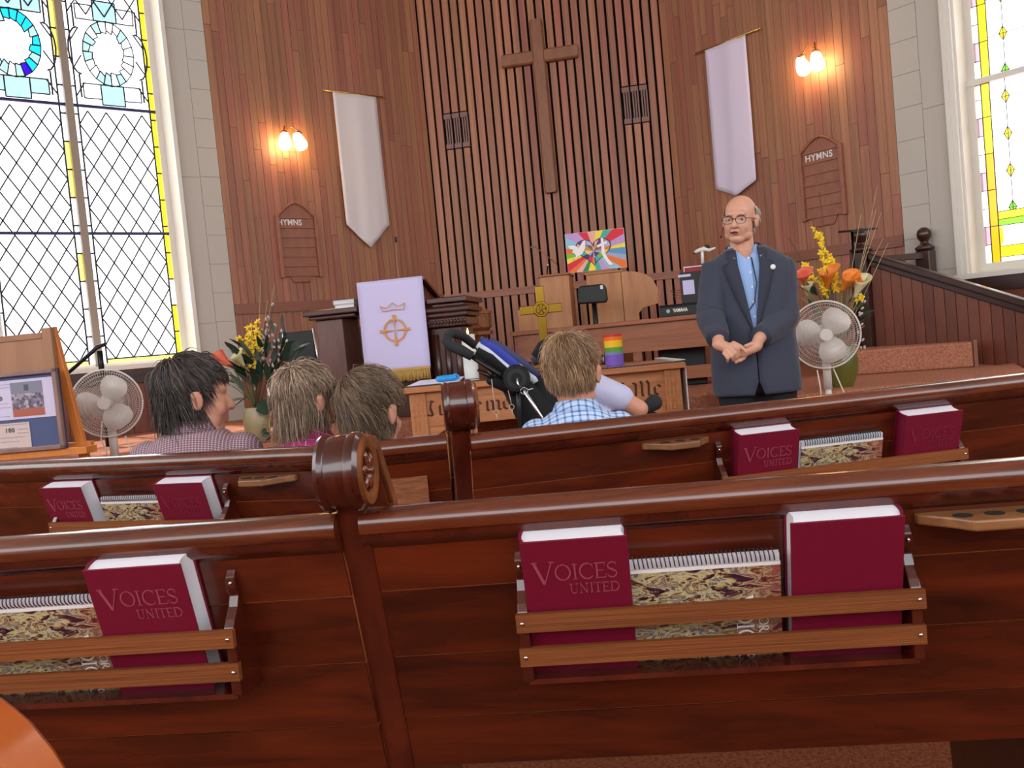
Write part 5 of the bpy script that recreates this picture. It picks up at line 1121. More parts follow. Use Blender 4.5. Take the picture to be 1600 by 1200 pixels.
# ================================================================== FLOWERS
def leafmesh(L, w_, curl=.25, n=6):
    vs = []; fs = []
    for i in range(n+1):
        u = i/n; hw_ = w_/2*sin(pi*min(1, u*.92+.06))**.8; y = -curl*L*u*u
        vs += [(-hw_, y-.15*hw_, u*L), (0, y, u*L), (hw_, y-.15*hw_, u*L)]
    for i in range(n): fs += [(3*i, 3*i+1, 3*i+4, 3*i+3), (3*i+1, 3*i+2, 3*i+5, 3*i+4)]
    return MB().add(vs, fs)
def orient(p, d, roll=0): return T(*p) @ V(d).to_track_quat('Z', 'Y').to_matrix().to_4x4() @ rotz(roll)
m_leaf = plain('leaf_dark', (40, 62, 46), .4, var=.3, vscale=8); m_leaf2 = plain('leaf_grey', (92, 104, 96), .5, var=.25, vscale=9); m_leaf3 = plain('leaf_fresh', (90, 118, 60), .45)
m_fors = plain('forsythia', (244, 206, 30), .5); m_cat = plain('catkin', (196, 188, 186), .8); m_twig = plain('twig', (96, 66, 48), .7); m_twig2 = plain('pale_twig', (176, 150, 112), .7)
m_calla = plain('calla_orange', (238, 138, 48), .45, var=.15, vscale=18); m_calla2 = plain('calla_pink', (240, 120, 92), .45, var=.15, vscale=18); m_calla3 = plain('calla_cream', (226, 220, 172), .45)
def star():
    mb = MB()
    for k in range(4):
        a = k*pi/2; Mx = rotz(a) @ M.Rotation(R(35), 4, 'Y'); mb.add([(0, -.0035, 0), (.012, -.006, .001), (.024, 0, .003), (.012, .006, .001), (0, .0035, 0)], [(0, 1, 2, 3, 4)], Mx)
    return mb.ell((0, 0, .003), (.003, .003, .003), 6)
def calla():
    vs = []; fs = []; n = 14; mrow = 7
    for j in range(mrow):
        v = j/(mrow-1)
        for i in range(n+1):
            a = 2*pi*i/n; r_ = .006+.034*v**1.6; lip = .035*v**3*(.5+.5*cos(a)); vs.append((r_*cos(a)+lip*.6*(cos(a) > 0), r_*sin(a), .09*v+lip*1.1))
    for j in range(mrow-1):
        for i in range(n): fs.append((j*(n+1)+i, j*(n+1)+i+1, (j+1)*(n+1)+i+1, (j+1)*(n+1)+i))
    return MB().add(vs, fs)
STAR = star().mesh('forsythia_flower'); STAR.materials.append(m_fors); CAT = MB().ell((0, 0, .012), (.0075, .0075, .013), 8).mesh('catkin'); CAT.materials.append(m_cat)
CAT.polygons.foreach_set('use_smooth', [True]*len(CAT.polygons))
def inst(me, name, par, mx):
    o = bpy.data.objects.new(name, me); COL.objects.link(o); o.parent = par; o.matrix_local = mx; return o
def arrangement(label, vpx, vpy0, vpy1, Y, vr, vmat, kind, prof=None):
    q = atz(vpx, vpy0, PLAT); q = V((q.x, q.y, PLAT)); W_ = Wall((q.x, q.y, 0), 0); t = thing('flower_arrangement', label, 'flowers', q)
    h = W_.Z(vpx, vpy1)-PLAT
    prof = prof or [(.001, 0), (vr*.62, 0), (vr*.7, .02), (vr*.95, h*.35), (vr, h*.65), (vr*.88, h*.9), (vr*.8, h), (vr*.74, h), (vr*.7, h*.8), (.001, h*.7)]
    MB().lathe(prof, 28).build('vase', vmat, t, 50)
    return t, (lambda px, py, off=0: V((W_.S(px, py, off), off, W_.Z(px, py, off)-PLAT))), V((0, 0, h))
m_vase1 = plain('cream_vase', (166, 150, 112), .35, var=.12, vscale=6); m_vase2 = plain('olive_vase', (98, 98, 40), .3, coat=.4)
rnd = random.Random(5)
t, g_, top = arrangement('flower arrangement in a cream vase between two seated people', 405, 690, 636, 5.65, .085, m_vase1, 0)
def stem(par, p0, p1, r_, mat, bend=.03, name='stem'):
    p0, p1 = V(p0), V(p1); mid = (p0+p1)/2+V((rnd.uniform(-bend, bend), rnd.uniform(-bend, bend), .01)); pts = [p0.lerp(mid, k/4).lerp(mid.lerp(p1, k/4), k/4) for k in range(5)]
    MB().tube([tuple(p) for p in pts], r_, 5).build(name, mat, par, True); return pts
for px, py, L, w_, dx, dy, dz, mt in ((412, 622, .16, .12, .25, -1, -.45, m_leaf), (388, 618, .14, .09, -.7, -.6, -.25, m_leaf), (405, 630, .13, .1, .0, -1, -1.1, m_leaf), (430, 618, .15, .08, .6, -.5, .0, m_leaf), (436, 600, .16, .05, .5, -.3, .6, m_leaf), (372, 600, .15, .05, -.6, -.3, .5, m_leaf), (395, 600, .17, .05, -.3, -.3, .8, m_leaf), (421, 588, .17, .05, .3, -.2, .9, m_leaf), (446, 585, .15, .04, .6, -.2, .8, m_leaf), (385, 585, .16, .045, -.5, -.2, .8, m_leaf), (408, 590, .2, .05, .05, -.2, 1, m_leaf), (380, 622, .13, .06, -1, -.3, .1, m_leaf), (440, 612, .13, .06, 1, -.2, .3, m_leaf), (428, 640, .1, .05, .6, -.8, -.6, m_leaf)):
    o = leafmesh(L, w_).build('leaf', mt, t, True); o.matrix_local = orient(g_(px, py, rnd.uniform(-.06, .05)), (dx, dy, dz), rnd.uniform(-.4, .4))
for k in range(64):
    px, py = rnd.uniform(378, 466), rnd.uniform(548, 622); o = leafmesh(rnd.uniform(.10, .17), rnd.uniform(.03, .05)).build('leaf', m_leaf if k % 3 else m_leaf2, t, True); o.matrix_local = orient(g_(px, py, rnd.uniform(-.1, .08)), ((px-412)/70, -.3, rnd.uniform(.3, 1)), rnd.uniform(-1, 1))
for px, py, L in ((441, 505, .11), (444, 520, .1), (438, 530, .09), (432, 545, .1), (448, 545, .09), (455, 560, .1), (428, 512, .09), (418, 525, .1), (460, 548, .08), (424, 540, .09)):
    o = leafmesh(L, .024).build('leaf', m_leaf2, t, True); o.matrix_local = orient(g_(px, py+8, -.02), ((px-425)/60, -.4, 1), rnd.uniform(-1, 1))
for ex, ey in ((414, 502), (428, 478), (441, 520), (434, 510), (405, 540), (420, 520), (410, 525), (447, 535), (400, 560), (436, 545), (395, 575), (425, 500)):
    pts = stem(t, top+V((0, 0, -.05)), g_(ex, ey, rnd.uniform(-.05, .03)), .003, m_twig, .04)
    for k in range(7):
        p = pts[2].lerp(pts[4], k/6.5) if k < 6 else pts[4]; inst(CAT, 'catkin', t, orient(p+V((rnd.uniform(-.012, .012), -.008, 0)), (rnd.uniform(-.8, .8), -.4, 1)))
for ex, ey in ((378, 524), (394, 510), (403, 506), (372, 545), (396, 545)):
    pts = stem(t, top, g_(ex, ey, -.03), .003, m_twig, .05)
    for k in range(15):
        p = pts[2].lerp(pts[4], .35+.65*k/14); inst(STAR, 'forsythia_flower', t, orient(p+V((rnd.uniform(-.03, .03), rnd.uniform(-.03, .01), rnd.uniform(-.02, .02))), (rnd.uniform(-1, 1), -1, rnd.uniform(-.4, .6)), rnd.uniform(0, 3)) @ M.Scale(1.1, 4))
for ex, ey in ((407, 430), (429, 445), (418, 470), (393, 500)): stem(t, top, g_(ex, ey, .02), .0018, m_twig2, .02, 'twig')
def callaflower(par, p0, p1, d, mat, s=1.0):
    stem(par, p0, p1, .005, m_leaf3, .01); o = calla().build('calla_lily', mat, par, True); o.matrix_local = orient(p1, d, rnd.uniform(-.5, .5)) @ M.Scale(s, 4); o.modifiers.new('s', 'SOLIDIFY').thickness = .002
callaflower(t, top, g_(365, 575, -.08), (-.9, -.3, .9), m_calla2, 1.2); callaflower(t, top, g_(382, 572, -.06), (-.3, -.6, .8), m_calla3, 1.0); callaflower(t, top, g_(362, 590, -.1), (-.9, -.5, .1), m_calla3, .8)
for k in range(9): o = leafmesh(.05, .035).build('ivy_leaf', m_leaf2 if k % 2 else m_leaf, t, True); o.matrix_local = orient(g_(rnd.uniform(412, 432), rnd.uniform(645, 690), -.09), (rnd.uniform(-1, 1), -.8, rnd.uniform(-1, .3)))
# right arrangement
t, g_, top = arrangement('tall flower arrangement in an olive green vase behind the fan', 1317, 604, 540, 5.6, .105, m_vase2, 1)
for px, py, d, mt, s in ((1257, 446, (-.3, -.7, .7), m_calla2, 1.1), (1293, 452, (-.1, -.5, 1), m_calla, 1.25), (1315, 455, (.3, -.6, .8), m_calla, 1.15), (1328, 448, (1, -.3, .5), m_calla, .9), (1336, 465, (.3, -.4, 1), m_calla3, 1.2), (1262, 462, (-.2, -.5, .9), m_calla3, .8)):
    callaflower(t, top, g_(px, py, rnd.uniform(-.08, 0)), d, mt, s)
for ex, ey, n_, f0 in ((1276, 357, 16, .62), (1297, 398, 9, .8), (1258, 412, 8, .8), (1283, 420, 10, .7), (1301, 418, 12, .7), (1321, 437, 5, .9), (1284, 437, 8, .75), (1345, 462, 5, .9)):
    pts = stem(t, top, g_(ex, ey, rnd.uniform(-.05, .03)), .003, m_twig, .03)
    for k in range(n_):
        p = V(pts[0]).lerp(pts[4], f0+(1-f0)*k/max(1, n_-1)); inst(STAR, 'forsythia_flower', t, orient(p+V((rnd.uniform(-.018, .018), -.015, rnd.uniform(-.015, .015))), (rnd.uniform(-1, 1), -1, rnd.uniform(-.4, .6)), rnd.uniform(0, 3)) @ M.Scale(1.3, 4))
for ex, ey in ((1371, 290), (1345, 335), (1369, 327), (1377, 332), (1280, 300), (1232, 372), (1329, 398), (1380, 372), (1388, 379)): stem(t, top, g_(ex, ey, .04), .0022, m_twig2 if ex > 1330 else m_twig, .04, 'twig')
for k in range(22):
    px, py = rnd.uniform(1248, 1342), rnd.uniform(455, 535); o = leafmesh(rnd.uniform(.08, .14), rnd.uniform(.02, .035)).build('leaf', (m_leaf, m_leaf3, m_leaf2)[k % 3], t, True); o.matrix_local = orient(g_(px, py, rnd.uniform(-.06, .06)), ((px-1300)/60, -.3, rnd.uniform(.3, 1)), rnd.uniform(-1, 1))
for k in range(14):
    pts = stem(t, top, g_(rnd.uniform(1335, 1352), rnd.uniform(455, 545), -.02), .0018, m_twig2, .05, 'twig') if k < 5 else None
    inst(CAT, 'catkin', t, orient(g_(rnd.uniform(1338, 1352), rnd.uniform(470, 550), -.03), (rnd.uniform(-1, 1), -.5, .6)))

# ================================================================== PEOPLE
def headparts(mb, Mx, neck=True, jaw=1.0, nose=1.0, earx=.084):
    mb.ell((0, -.018, .040), (.075, .095, .085), 24, Mx); mb.ell((0, .024, -.030), (.061*jaw, .068, .078), 20, Mx); mb.ell((0, .052, -.088), (.034*jaw, .030, .025), 14, Mx)
    mb.ell((0, .066, .030), (.050, .024, .022), 14, Mx)
    for s in (-1, 1):
        mb.ell((s*.034, .058, -.030), (.027, .026, .030), 12, Mx); mb.ell((s*.036, .026, -.068), (.028*jaw, .04, .032), 12, Mx)
        mb.ell((s*earx, -.008, -.006), (.010, .020, .033), 12, Mx); mb.ell((s*(earx+.003), -.013, .010), (.011, .018, .017), 10, Mx)
    mb.limb(tuple(Mx @ V((0, .084, .012))), .008*nose, tuple(Mx @ V((0, .103, -.026))), .0125*nose, 10)
    for s in (-1, 1): mb.ell((s*.011*nose, .096, -.030), (.008, .010, .008), 8, Mx)
    mb.ell((0, .084, -.055), (.022, .012, .006), 10, Mx); mb.ell((0, .083, -.066), (.019, .012, .006), 10, Mx)
    return mb
HC = V((0, -.018, .040)); HR = V((.082, .103, .093))
def hair(par, Mx, mats, n, length, mask, crown=(.012, -.07, .12), grav=.25, wid=.0017, seed=1, lift=.012, flip=0, wave=0, swirl=.35, part='hair', segs=8, hang=1.0, clump=.35, stray=.06):
    rd = random.Random(seed); mb = MB(); cr_ = V(crown)
    # scalp cap
    nn = 40; kk = 20; vs = []; fs = []
    for i in range(kk+1):
        a = pi*i/kk
        for j in range(nn): vs.append((HC.x+HR.x*.985*sin(a)*cos(2*pi*j/nn), HC.y+HR.y*.985*sin(a)*sin(2*pi*j/nn), HC.z+HR.z*.985*cos(a)))
    for i in range(kk):
        for j in range(nn):
            q = (i*nn+j, i*nn+(j+1) % nn, (i+1)*nn+(j+1) % nn, (i+1)*nn+j); c = sum((V(vs[x]) for x in q), V())/4
            if mask(c, .008): fs.append(q)
    mb.add(vs, fs, Mx, 0)
    sv, sf, sm = [], [], []; cnt = 0; tries = 0
    while cnt < n and tries < n*12:
        tries += 1; u = V((rd.gauss(0, 1), rd.gauss(0, 1), rd.gauss(0, 1))).normalized(); p = HC+V((u.x*HR.x, u.y*HR.y, u.z*HR.z))
        if not mask(p, 0): continue
        cnt += 1; nrm = V((u.x/HR.x, u.y/HR.y, u.z/HR.z)).normalized()
        d = (p-cr_); d = (d-nrm*d.dot(nrm)); d = d.normalized() if d.length > 1e-4 else nrm.orthogonal().normalized()
        d = (d+nrm.cross(d)*(swirl+rd.uniform(-.28, .28))+nrm*rd.uniform(.0, .15)).normalized()
        L = length(p)*rd.uniform(.75, 1.2); st = L/segs; lay = 1+lift*rd.uniform(.2, 1.6); pts = [p]; ph = rd.uniform(0, 6); wild = rd.random() < stray; top_out = 1.14 if wild else 1.035; al_ = 1.12 if wild else rd.uniform(.93, 1.02)
        d = (d+noise.noise_vector(p*38)*clump+(nrm*.5 if wild else V((0, 0, 0)))).normalized()
        for k in range(segs):
            d = (d+V((0, 0, -grav*(k+1)/segs))+V((rd.gauss(0, .04), rd.gauss(0, .04), rd.gauss(0, .04)))).normalized()
            if wave: d = (d+V((sin(ph+k*1.1), cos(ph*1.3+k*.9), 0))*wave).normalized()
            if flip and k > segs*.6: d = (d+V((d.x, d.y, .4))*flip).normalized()
            q = pts[-1]+d*st; e = q-HC; sc2 = sqrt((e.x/HR.x)**2+(e.y/HR.y)**2+(e.z/HR.z)**2)
            lim = lay*(1+.02*k/segs)
            if sc2 < lim and e.z > -.115:
                q = HC+e*(lim/sc2)
            elif sc2 > lim*top_out and e.z > -.02: q = HC+e*(lim*top_out/sc2)
            if e.z <= -.02:
                hr_ = sqrt((e.x/HR.x)**2+(e.y/HR.y)**2); tt = min(1, (-.02-e.z)/.10); al = (lim*(1-tt)+hang*tt)*al_
                if hr_ > al: q = V((HC.x+e.x*al/hr_, HC.y+e.y*al/hr_, q.z))
            d = (q-pts[-1]).normalized(); pts.append(q)
        mi = rd.choice((0, 0, 1, 1, 2)); o = len(sv); pr = None; w0 = wid*rd.uniform(.7, 1.4)
        a = None
        for i, p_ in enumerate(pts):
            tdir = (pts[min(i+1, segs)]-pts[max(i-1, 0)]).normalized(); a = tdir.orthogonal().normalized() if a is None else (a-tdir*a.dot(tdir)).normalized(); b = tdir.cross(a); r_ = w0*(1-(i/segs)**2.2*.85)
            for k in range(3): sv.append(Mx @ (p_+(a*cos(2.094*k)+b*sin(2.094*k))*r_))
        for i in range(segs):
            for k in range(3): sf.append((o+3*i+k, o+3*i+(k+1) % 3, o+3*i+3+(k+1) % 3, o+3*i+3+k)); sm.append(mi)
    off = len(mb.v); mb.v += [tuple(p) for p in sv]; mb.f += [tuple(i+off for i in f) for f in sf]; mb.mi += sm
    me = bpy.data.meshes.new(part); me.from_pydata(mb.v, [], mb.f); me.polygons.foreach_set('material_index', mb.mi)
    return link(part, me, mats, par, True)
def hairmats(nm, cols): return [plain('hair_%s_%d' % (nm, i), c, .45, spec=.4) for i, c in enumerate(cols)]
def checks(name, base, line, pitch, wdt, diag=0.0, base2=None):
    t = NT(name); tc = t.n('ShaderNodeTexCoord'); sx = t.n('ShaderNodeSeparateXYZ'); t.l(tc.outputs['Object'], sx.inputs[0]); outs = []
    zy = t.n('ShaderNodeMath', operation='ADD'); t.l(sx.outputs['Z'], zy.inputs[0]); t.l(sx.outputs['Y'], zy.inputs[1])
    for src in (sx.outputs['X'], zy.outputs[0]):
        a = t.n('ShaderNodeMath', operation='DIVIDE'); a.inputs[1].default_value = pitch; b = t.n('ShaderNodeMath', operation='FRACT'); c = t.n('ShaderNodeMath', operation='LESS_THAN'); c.inputs[1].default_value = wdt
        t.l(src, a.inputs[0]); t.l(a.outputs[0], b.inputs[0]); t.l(b.outputs[0], c.inputs[0]); outs.append(c.outputs[0])
    ad = t.n('ShaderNodeMath', operation='ADD'); t.l(outs[0], ad.inputs[0]); t.l(outs[1], ad.inputs[1]); hf = t.n('ShaderNodeMath', operation='MULTIPLY'); hf.inputs[1].default_value = .5; t.l(ad.outputs[0], hf.inputs[0])
    cr = t.n('ShaderNodeValToRGB'); e = cr.color_ramp.elements; e[0].position = 0; e[0].color = (*lin(base), 1); e[1].position = 1; e[1].color = (*lin(line), 1)
    if base2: m_ = e.new(.5); m_.color = (*lin(base2), 1)
    t.l(hf.outputs[0], cr.inputs['Fac']); t.l(cr.outputs['Color'], t.b.inputs['Base Color']); t.set('Roughness', .85); return t.m
m_shoe = plain('dark_shoe', (26, 24, 26), .5); m_jean = plain('denim', (44, 54, 84), .8)
def seated(label, hx, hy, Y, k, yaw, pitch, sw, szpx, shirt, hm, hkw, skin=None, collar=None, roll=0, neckx=0, seat=.46+Z2):
    H = at(hx, hy, Y); t = thing('person', label, 'person', (H.x, Y, 0)); zs = at(hx, szpx, Y).z
    Mx = T(0, 0, H.z) @ rotz(-yaw) @ M.Rotation(roll, 4, 'Y') @ M.Rotation(pitch, 4, 'X') @ M.Scale(k, 4)
    b = MB(); headparts(b, Mx); nb = V((neckx, -.015, zs)); b.limb(tuple(Mx @ V((0, -.025, -.05))), .044*k, tuple(nb), .05*k)
    by = -.02; Rg = [((neckx, by, seat+.02), sw*.72, .10), ((neckx, by, seat+.14), sw*.70, .095), ((neckx, by, zs-.20), sw*.76, .10), ((neckx, by, zs-.09), sw*.80, .092), ((neckx, by, zs-.035), sw*.70, .075), ((neckx, by, zs+.005), sw*.42, .06)]
    b.rings(Rg)
    arms = []
    for s in (-1, 1):
        S_, E_, H_ = (neckx+s*sw*.80, by, zs-.065), (neckx+s*(sw*.98), .08, zs-.28), (neckx+s*.10, .30, seat+.13); arms.append((S_, E_, H_))
        b.limb(S_, .042, E_, .034); b.limb(E_, .034, H_, .024); b.ell((H_[0]*.9, H_[1]+.03, H_[2]), (.035, .045, .018), 10)
        for f_ in range(4): b.limb((H_[0]*.9-.018+f_*.012, H_[1]+.05, H_[2]), .008, (H_[0]*.9-.018+f_*.012, H_[1]+.105, H_[2]-.015), .007, 6)
        b.limb((neckx+s*.085, .0, seat+.075), .075, (neckx+s*.10, .40, seat+.06), .055); b.limb((neckx+s*.10, .40, seat+.05), .052, (neckx+s*.10, .42, .09), .036)
    me = bake(b, .006, 4, 'body'); link('body', me, skin or m_skin, t, True)
    c = MB(); e = .014; c.rings([(p, a+e, bb+e) for p, a, bb in Rg])
    for S_, E_, H_ in arms: c.limb(S_, .056, E_, .047); c.limb(E_, .047, V(E_).lerp(V(H_), .8), .036)
    link('shirt', bake(c, .010, 5, 'shirt'), shirt, t, True)
    if collar:
        pts = [(neckx+.062*k*cos(a_)*1.05, -.015+.058*k*sin(a_)*1.05, zs+.022+.012*sin(a_)*-1) for a_ in [2*pi*i/24 for i in range(25)]]
        cm = MB(); n_ = 25; vs = []
        for i in range(n_):
            a_ = 2*pi*i/24; r0, r1 = .060*k, .074*k; vs += [(neckx+r0*cos(a_), -.018+r0*.95*sin(a_), zs+.026-.008*sin(a_)), (neckx+(r0+.004)*cos(a_), -.018+(r0+.004)*.95*sin(a_), zs+.030-.008*sin(a_)), (neckx+r1*1.05*cos(a_), -.018+r1*sin(a_), zs+.004)]
        fs = [(3*i+j, 3*i+j+1, 3*i+4+j, 3*i+3+j) for i in range(n_-1) for j in range(2)]; o = cm.add(vs, fs).build('collar', collar, t, True); o.modifiers.new('s', 'SOLIDIFY').thickness = .003
    p = MB()
    for s in (-1, 1): p.limb((neckx+s*.085, .0, seat+.085), .088, (neckx+s*.10, .41, seat+.065), .066); p.limb((neckx+s*.10, .41, seat+.055), .062, (neckx+s*.10, .42, .11), .048)
    link('trousers', bake(p, .012, 4, 'trousers'), m_jean, t, True)
    for s in (-1, 1): MB().limb((neckx+s*.10, .41, .045), .042, (neckx+s*.10, .54, .035), .034).build('shoe', m_shoe, t, True)
    hair(t, Mx, hm, **hkw); return t
def mask_std(zf=.072, zside=-.025, zback=-.085, ear=True):
    def f(p, tol):
        if p.y > .045: return p.z > zf+(p.y-.045)*.3-tol
        if p.y > -.005: return p.z > (zside+.045 if ear else zside)+(p.y+.005)*1.0-tol
        return p.z > zback-tol if p.y < -.03 else p.z > zside+(p.y+.005)*2.2*-1*-.6-tol
    return f
m_sk2 = plain('skin_kid', (206, 144, 118), .5, var=.05, vscale=25)
sh1 = checks('purple_check', (116, 84, 96), (206, 186, 190), .0088, .33, base2=(156, 128, 136))
hm1 = hairmats('dark', [(54, 47, 47), (78, 68, 64), (112, 98, 90)])
seated('person with dark shaggy hair in a small check shirt, farthest left', 307, 623, 2.66, .98, R(64), R(-4), .178, 675, sh1, hm1,
       dict(n=4200, length=lambda p: (.04 if p.y > .01 else .075)+(.055 if p.y < -.035 and p.z < .02 else 0), mask=mask_std(.06, -.02, -.095), grav=.30, seed=2, lift=.055, flip=.22, swirl=.2, wid=.0013, hang=1.08), m_sk2, neckx=-.012, collar=sh1)
sh2 = checks('magenta_stripe', (148, 30, 92), (226, 200, 216), .034, .07, base2=(200, 130, 170))
hm2 = hairmats('sand', [(124, 100, 82), (158, 132, 110), (198, 174, 150)])
seated('person with long light brown hair in a magenta striped shirt', 482, 628, 2.62, .87, R(44), R(-3), .150, 686, sh2, hm2,
       dict(n=4200, length=lambda p: (.05 if p.y > .01 else .085)+(.075 if p.z < .04 and p.y < -.02 else 0), mask=mask_std(.06, -.02, -.09), grav=.42, seed=5, lift=.05, flip=.15, wave=.14, swirl=.1, wid=.0013, hang=1.05), m_sk2, collar=sh2)
sh3 = plain('navy_shirt', (54, 58, 84), .85)
hm3 = hairmats('ash', [(108, 86, 70), (150, 124, 100), (78, 64, 55)])
seated('person with short wavy brown hair slumped behind the rolled pew end', 582, 646, 2.60, .97, R(32), R(-12), .150, 716, sh3, hm3,
       dict(n=6000, length=lambda p: .05 if p.y > 0 else .075, mask=mask_std(.055, -.02, -.105), crown=(-.025, -.075, .095), grav=.28, seed=8, clump=.5, lift=.045, swirl=.6, wid=.001, hang=.85), m_sk2)
sh4 = checks('blue_check', (196, 212, 238), (64, 104, 176), .0215, .30, base2=(136, 168, 214))
hm4 = hairmats('blond', [(152, 118, 88), (190, 154, 118), (114, 88, 66)])
seated('boy with short blond hair in a blue checked shirt', 895, 585, 2.62, .92, R(20), R(-8), .150, 642, sh4, hm4,
       dict(n=6500, length=lambda p: .055 if p.z > 0 else .04, mask=mask_std(.05, -.03, -.115), crown=(.0, -.06, .11), grav=.30, seed=11, lift=.04, swirl=.5, wid=.001, hang=.80), m_sk2, collar=sh4)
# small child in a lavender T shirt standing beyond the boy
CY = 3.6; H = at(897, 574, CY); t = thing('person', 'child in a lavender T shirt hidden behind the blond boy, one elbow out', 'person', (H.x, CY, 0)); g_ = lambda px, py, dy=0: V((at(px, py, CY+dy).x-H.x, dy, at(px, py, CY+dy).z))
Mx = T(0, 0, H.z-.0) @ rotz(R(-25)) @ M.Scale(.86, 4); b = MB(); headparts(b, Mx); zs = H.z-.16; b.limb(tuple(Mx @ V((0, -.02, -.05))), .034, (0, 0, zs), .04)
Rg = [((0, 0, .50), .11, .085), ((0, 0, .62), .11, .085), ((.02, 0, zs-.12), .12, .08), ((.02, 0, zs-.03), .10, .06), ((0, 0, zs+.01), .05, .045)]; b.rings(Rg)
A0, A1, A2 = g_(938, 603), g_(999, 639, -.02), g_(950, 660, .22); B0 = (-.12, 0, zs-.05); B1 = (-.15, .05, zs-.22); B2 = (-.03, .2, zs-.24)
for p, q, r0, r1 in ((A0, A1, .040, .036), (A1, A2, .034, .022), (B0, B1, .034, .028), (B1, B2, .027, .02)): b.limb(tuple(p), r0, tuple(q), r1)
for P_ in (A2, V(B2)):
    b.ell(tuple(P_+V((0, .03, 0))), (.026, .035, .014), 10)
    for f_ in range(4): b.limb(tuple(P_+V((-.015+f_*.01, .05, 0))), .0065, tuple(P_+V((-.015+f_*.01, .09, -.01))), .0055, 6)
for s in (-1, 1): b.limb((s*.06, 0, .50), .065, (s*.065, .02, .28), .045); b.limb((s*.065, .02, .28), .044, (s*.07, 0, .06), .03)
link('body', bake(b, .006, 4, 'body'), m_sk2, t, True)
c = MB(); c.rings([(p, a+.013, bb+.013) for p, a, bb in Rg]); c.limb(tuple(A0-V((.05, 0, -.01))), .062, tuple(A0.lerp(A1, .52)), .055); c.limb(B0, .05, tuple(V(B0).lerp(V(B1), .6)), .043); link('t_shirt', bake(c, .009, 5, 'shirt'), plain('lavender_shirt', (196, 194, 224), .85), t, True)
p = MB()
for s in (-1, 1): p.limb((s*.06, 0, .52), .078, (s*.065, .02, .28), .06); p.limb((s*.065, .02, .28), .058, (s*.07, 0, .1), .045)
link('trousers', bake(p, .012, 4, 'trousers'), m_jean, t, True)
for s in (-1, 1): MB().limb((s*.07, -.02, .04), .036, (s*.07, .11, .032), .03).build('shoe', m_shoe, t, True)
hair(t, Mx, hm4, n=1200, length=lambda p: .06, mask=mask_std(), seed=21, lift=.04)

# ---- standing man
MY = 4.67; q = at(1182, 600, MY); TH = R(174); t = thing('person', 'bald bespectacled man in a dark jacket standing with clasped hands', 'person', (q.x, MY, 0), TH)
inv = rotz(-TH)
def g_(px, py, dy=0): p = at(px, py, MY+dy); return inv @ (p-V((q.x, MY, 0)))
hc = g_(1156, 345, -.02); Mh = T(*hc) @ rotz(R(-24)) @ M.Rotation(R(-5), 4, 'Y') @ M.Rotation(R(-2), 4, 'X') @ M.Scale(1.04, 4)
b = MB(); headparts(b, Mh, jaw=1.12, nose=1.25, earx=.079); nb = g_(1160, 398, .02)
b.limb(tuple(Mh @ V((0, -.02, -.06))), .058, tuple(nb), .064)
Rg = [((0, 0, .80), .15, .11), ((0, 0, 1.0), .17, .12), ((0, 0, 1.2), .19, .12), ((0, 0, 1.38), .19, .10), ((0, 0, 1.44), .13, .08), ((0, 0, 1.47), .07, .06)]; b.rings(Rg)
WRr, WRl = g_(1123, 533, -.23), g_(1186, 529, -.23)
SHr, SHl = g_(1120, 420, .0), g_(1219, 412, .0); ELr, ELl = g_(1109, 494, -.07), g_(1226, 496, -.07)
for S_, E_, W2 in ((SHr, ELr, WRr), (SHl, ELl, WRl)): b.limb(tuple(S_), .05, tuple(E_), .042); b.limb(tuple(E_), .042, tuple(W2), .030)
# right hand over left hand
K = g_(1143, 546, -0.275); b.limb(tuple(WRr), .029, tuple(g_(1122, 538, -0.240)), .030); b.limb(tuple(g_(1122, 538, -0.245)), .030, tuple(K), .026)
for i, (x0, y0, x1, y1, x2, y2, r_) in enumerate(((1141, 538, 1152, 545, 1156, 556, .0098), (1139, 543, 1148, 552, 1151, 560, .0100), (1135, 548, 1143, 557, 1145, 563, .0096), (1131, 552, 1137, 560, 1137, 565, .0086))):
    a0, a1, a2 = g_(x0, y0, -0.285), g_(x1, y1, -0.302), g_(x2, y2, -0.285); b.limb(tuple(a0), r_*1.1, tuple(a1), r_, 8); b.limb(tuple(a1), r_, tuple(a2), r_*.85, 8)
a0, a1, a2 = g_(1146, 536, -0.275), g_(1157, 541, -0.300), g_(1166, 550, -0.302); b.limb(tuple(a0), .012, tuple(a1), .0105, 8); b.limb(tuple(a1), .0105, tuple(a2), .0088, 8)
b.limb(tuple(WRl), .029, tuple(g_(1182, 540, -0.230)), .030); b.limb(tuple(g_(1180, 541, -0.235)), .030, tuple(g_(1158, 552, -0.255)), .025)
for x0, y0, x1, y1 in ((1158, 556, 1146, 562), (1160, 558, 1150, 566), (1156, 552, 1142, 558), (1163, 559, 1156, 564)): b.limb(tuple(g_(x0, y0, -0.250)), .0098, tuple(g_(x1, y1, -0.265)), .0085, 8)
b.limb(tuple(g_(1176, 537, -0.255)), .012, tuple(g_(1164, 541, -0.275)), .0095, 8)
for s in (-1, 1): b.limb((s*.085, 0, .84), .085, (s*.095, .01, .48), .06); b.limb((s*.095, .01, .48), .056, (s*.10, -.01, .08), .038)
link('body', bake(b, .0042, 3, 'body', .45), m_skin, t, True)
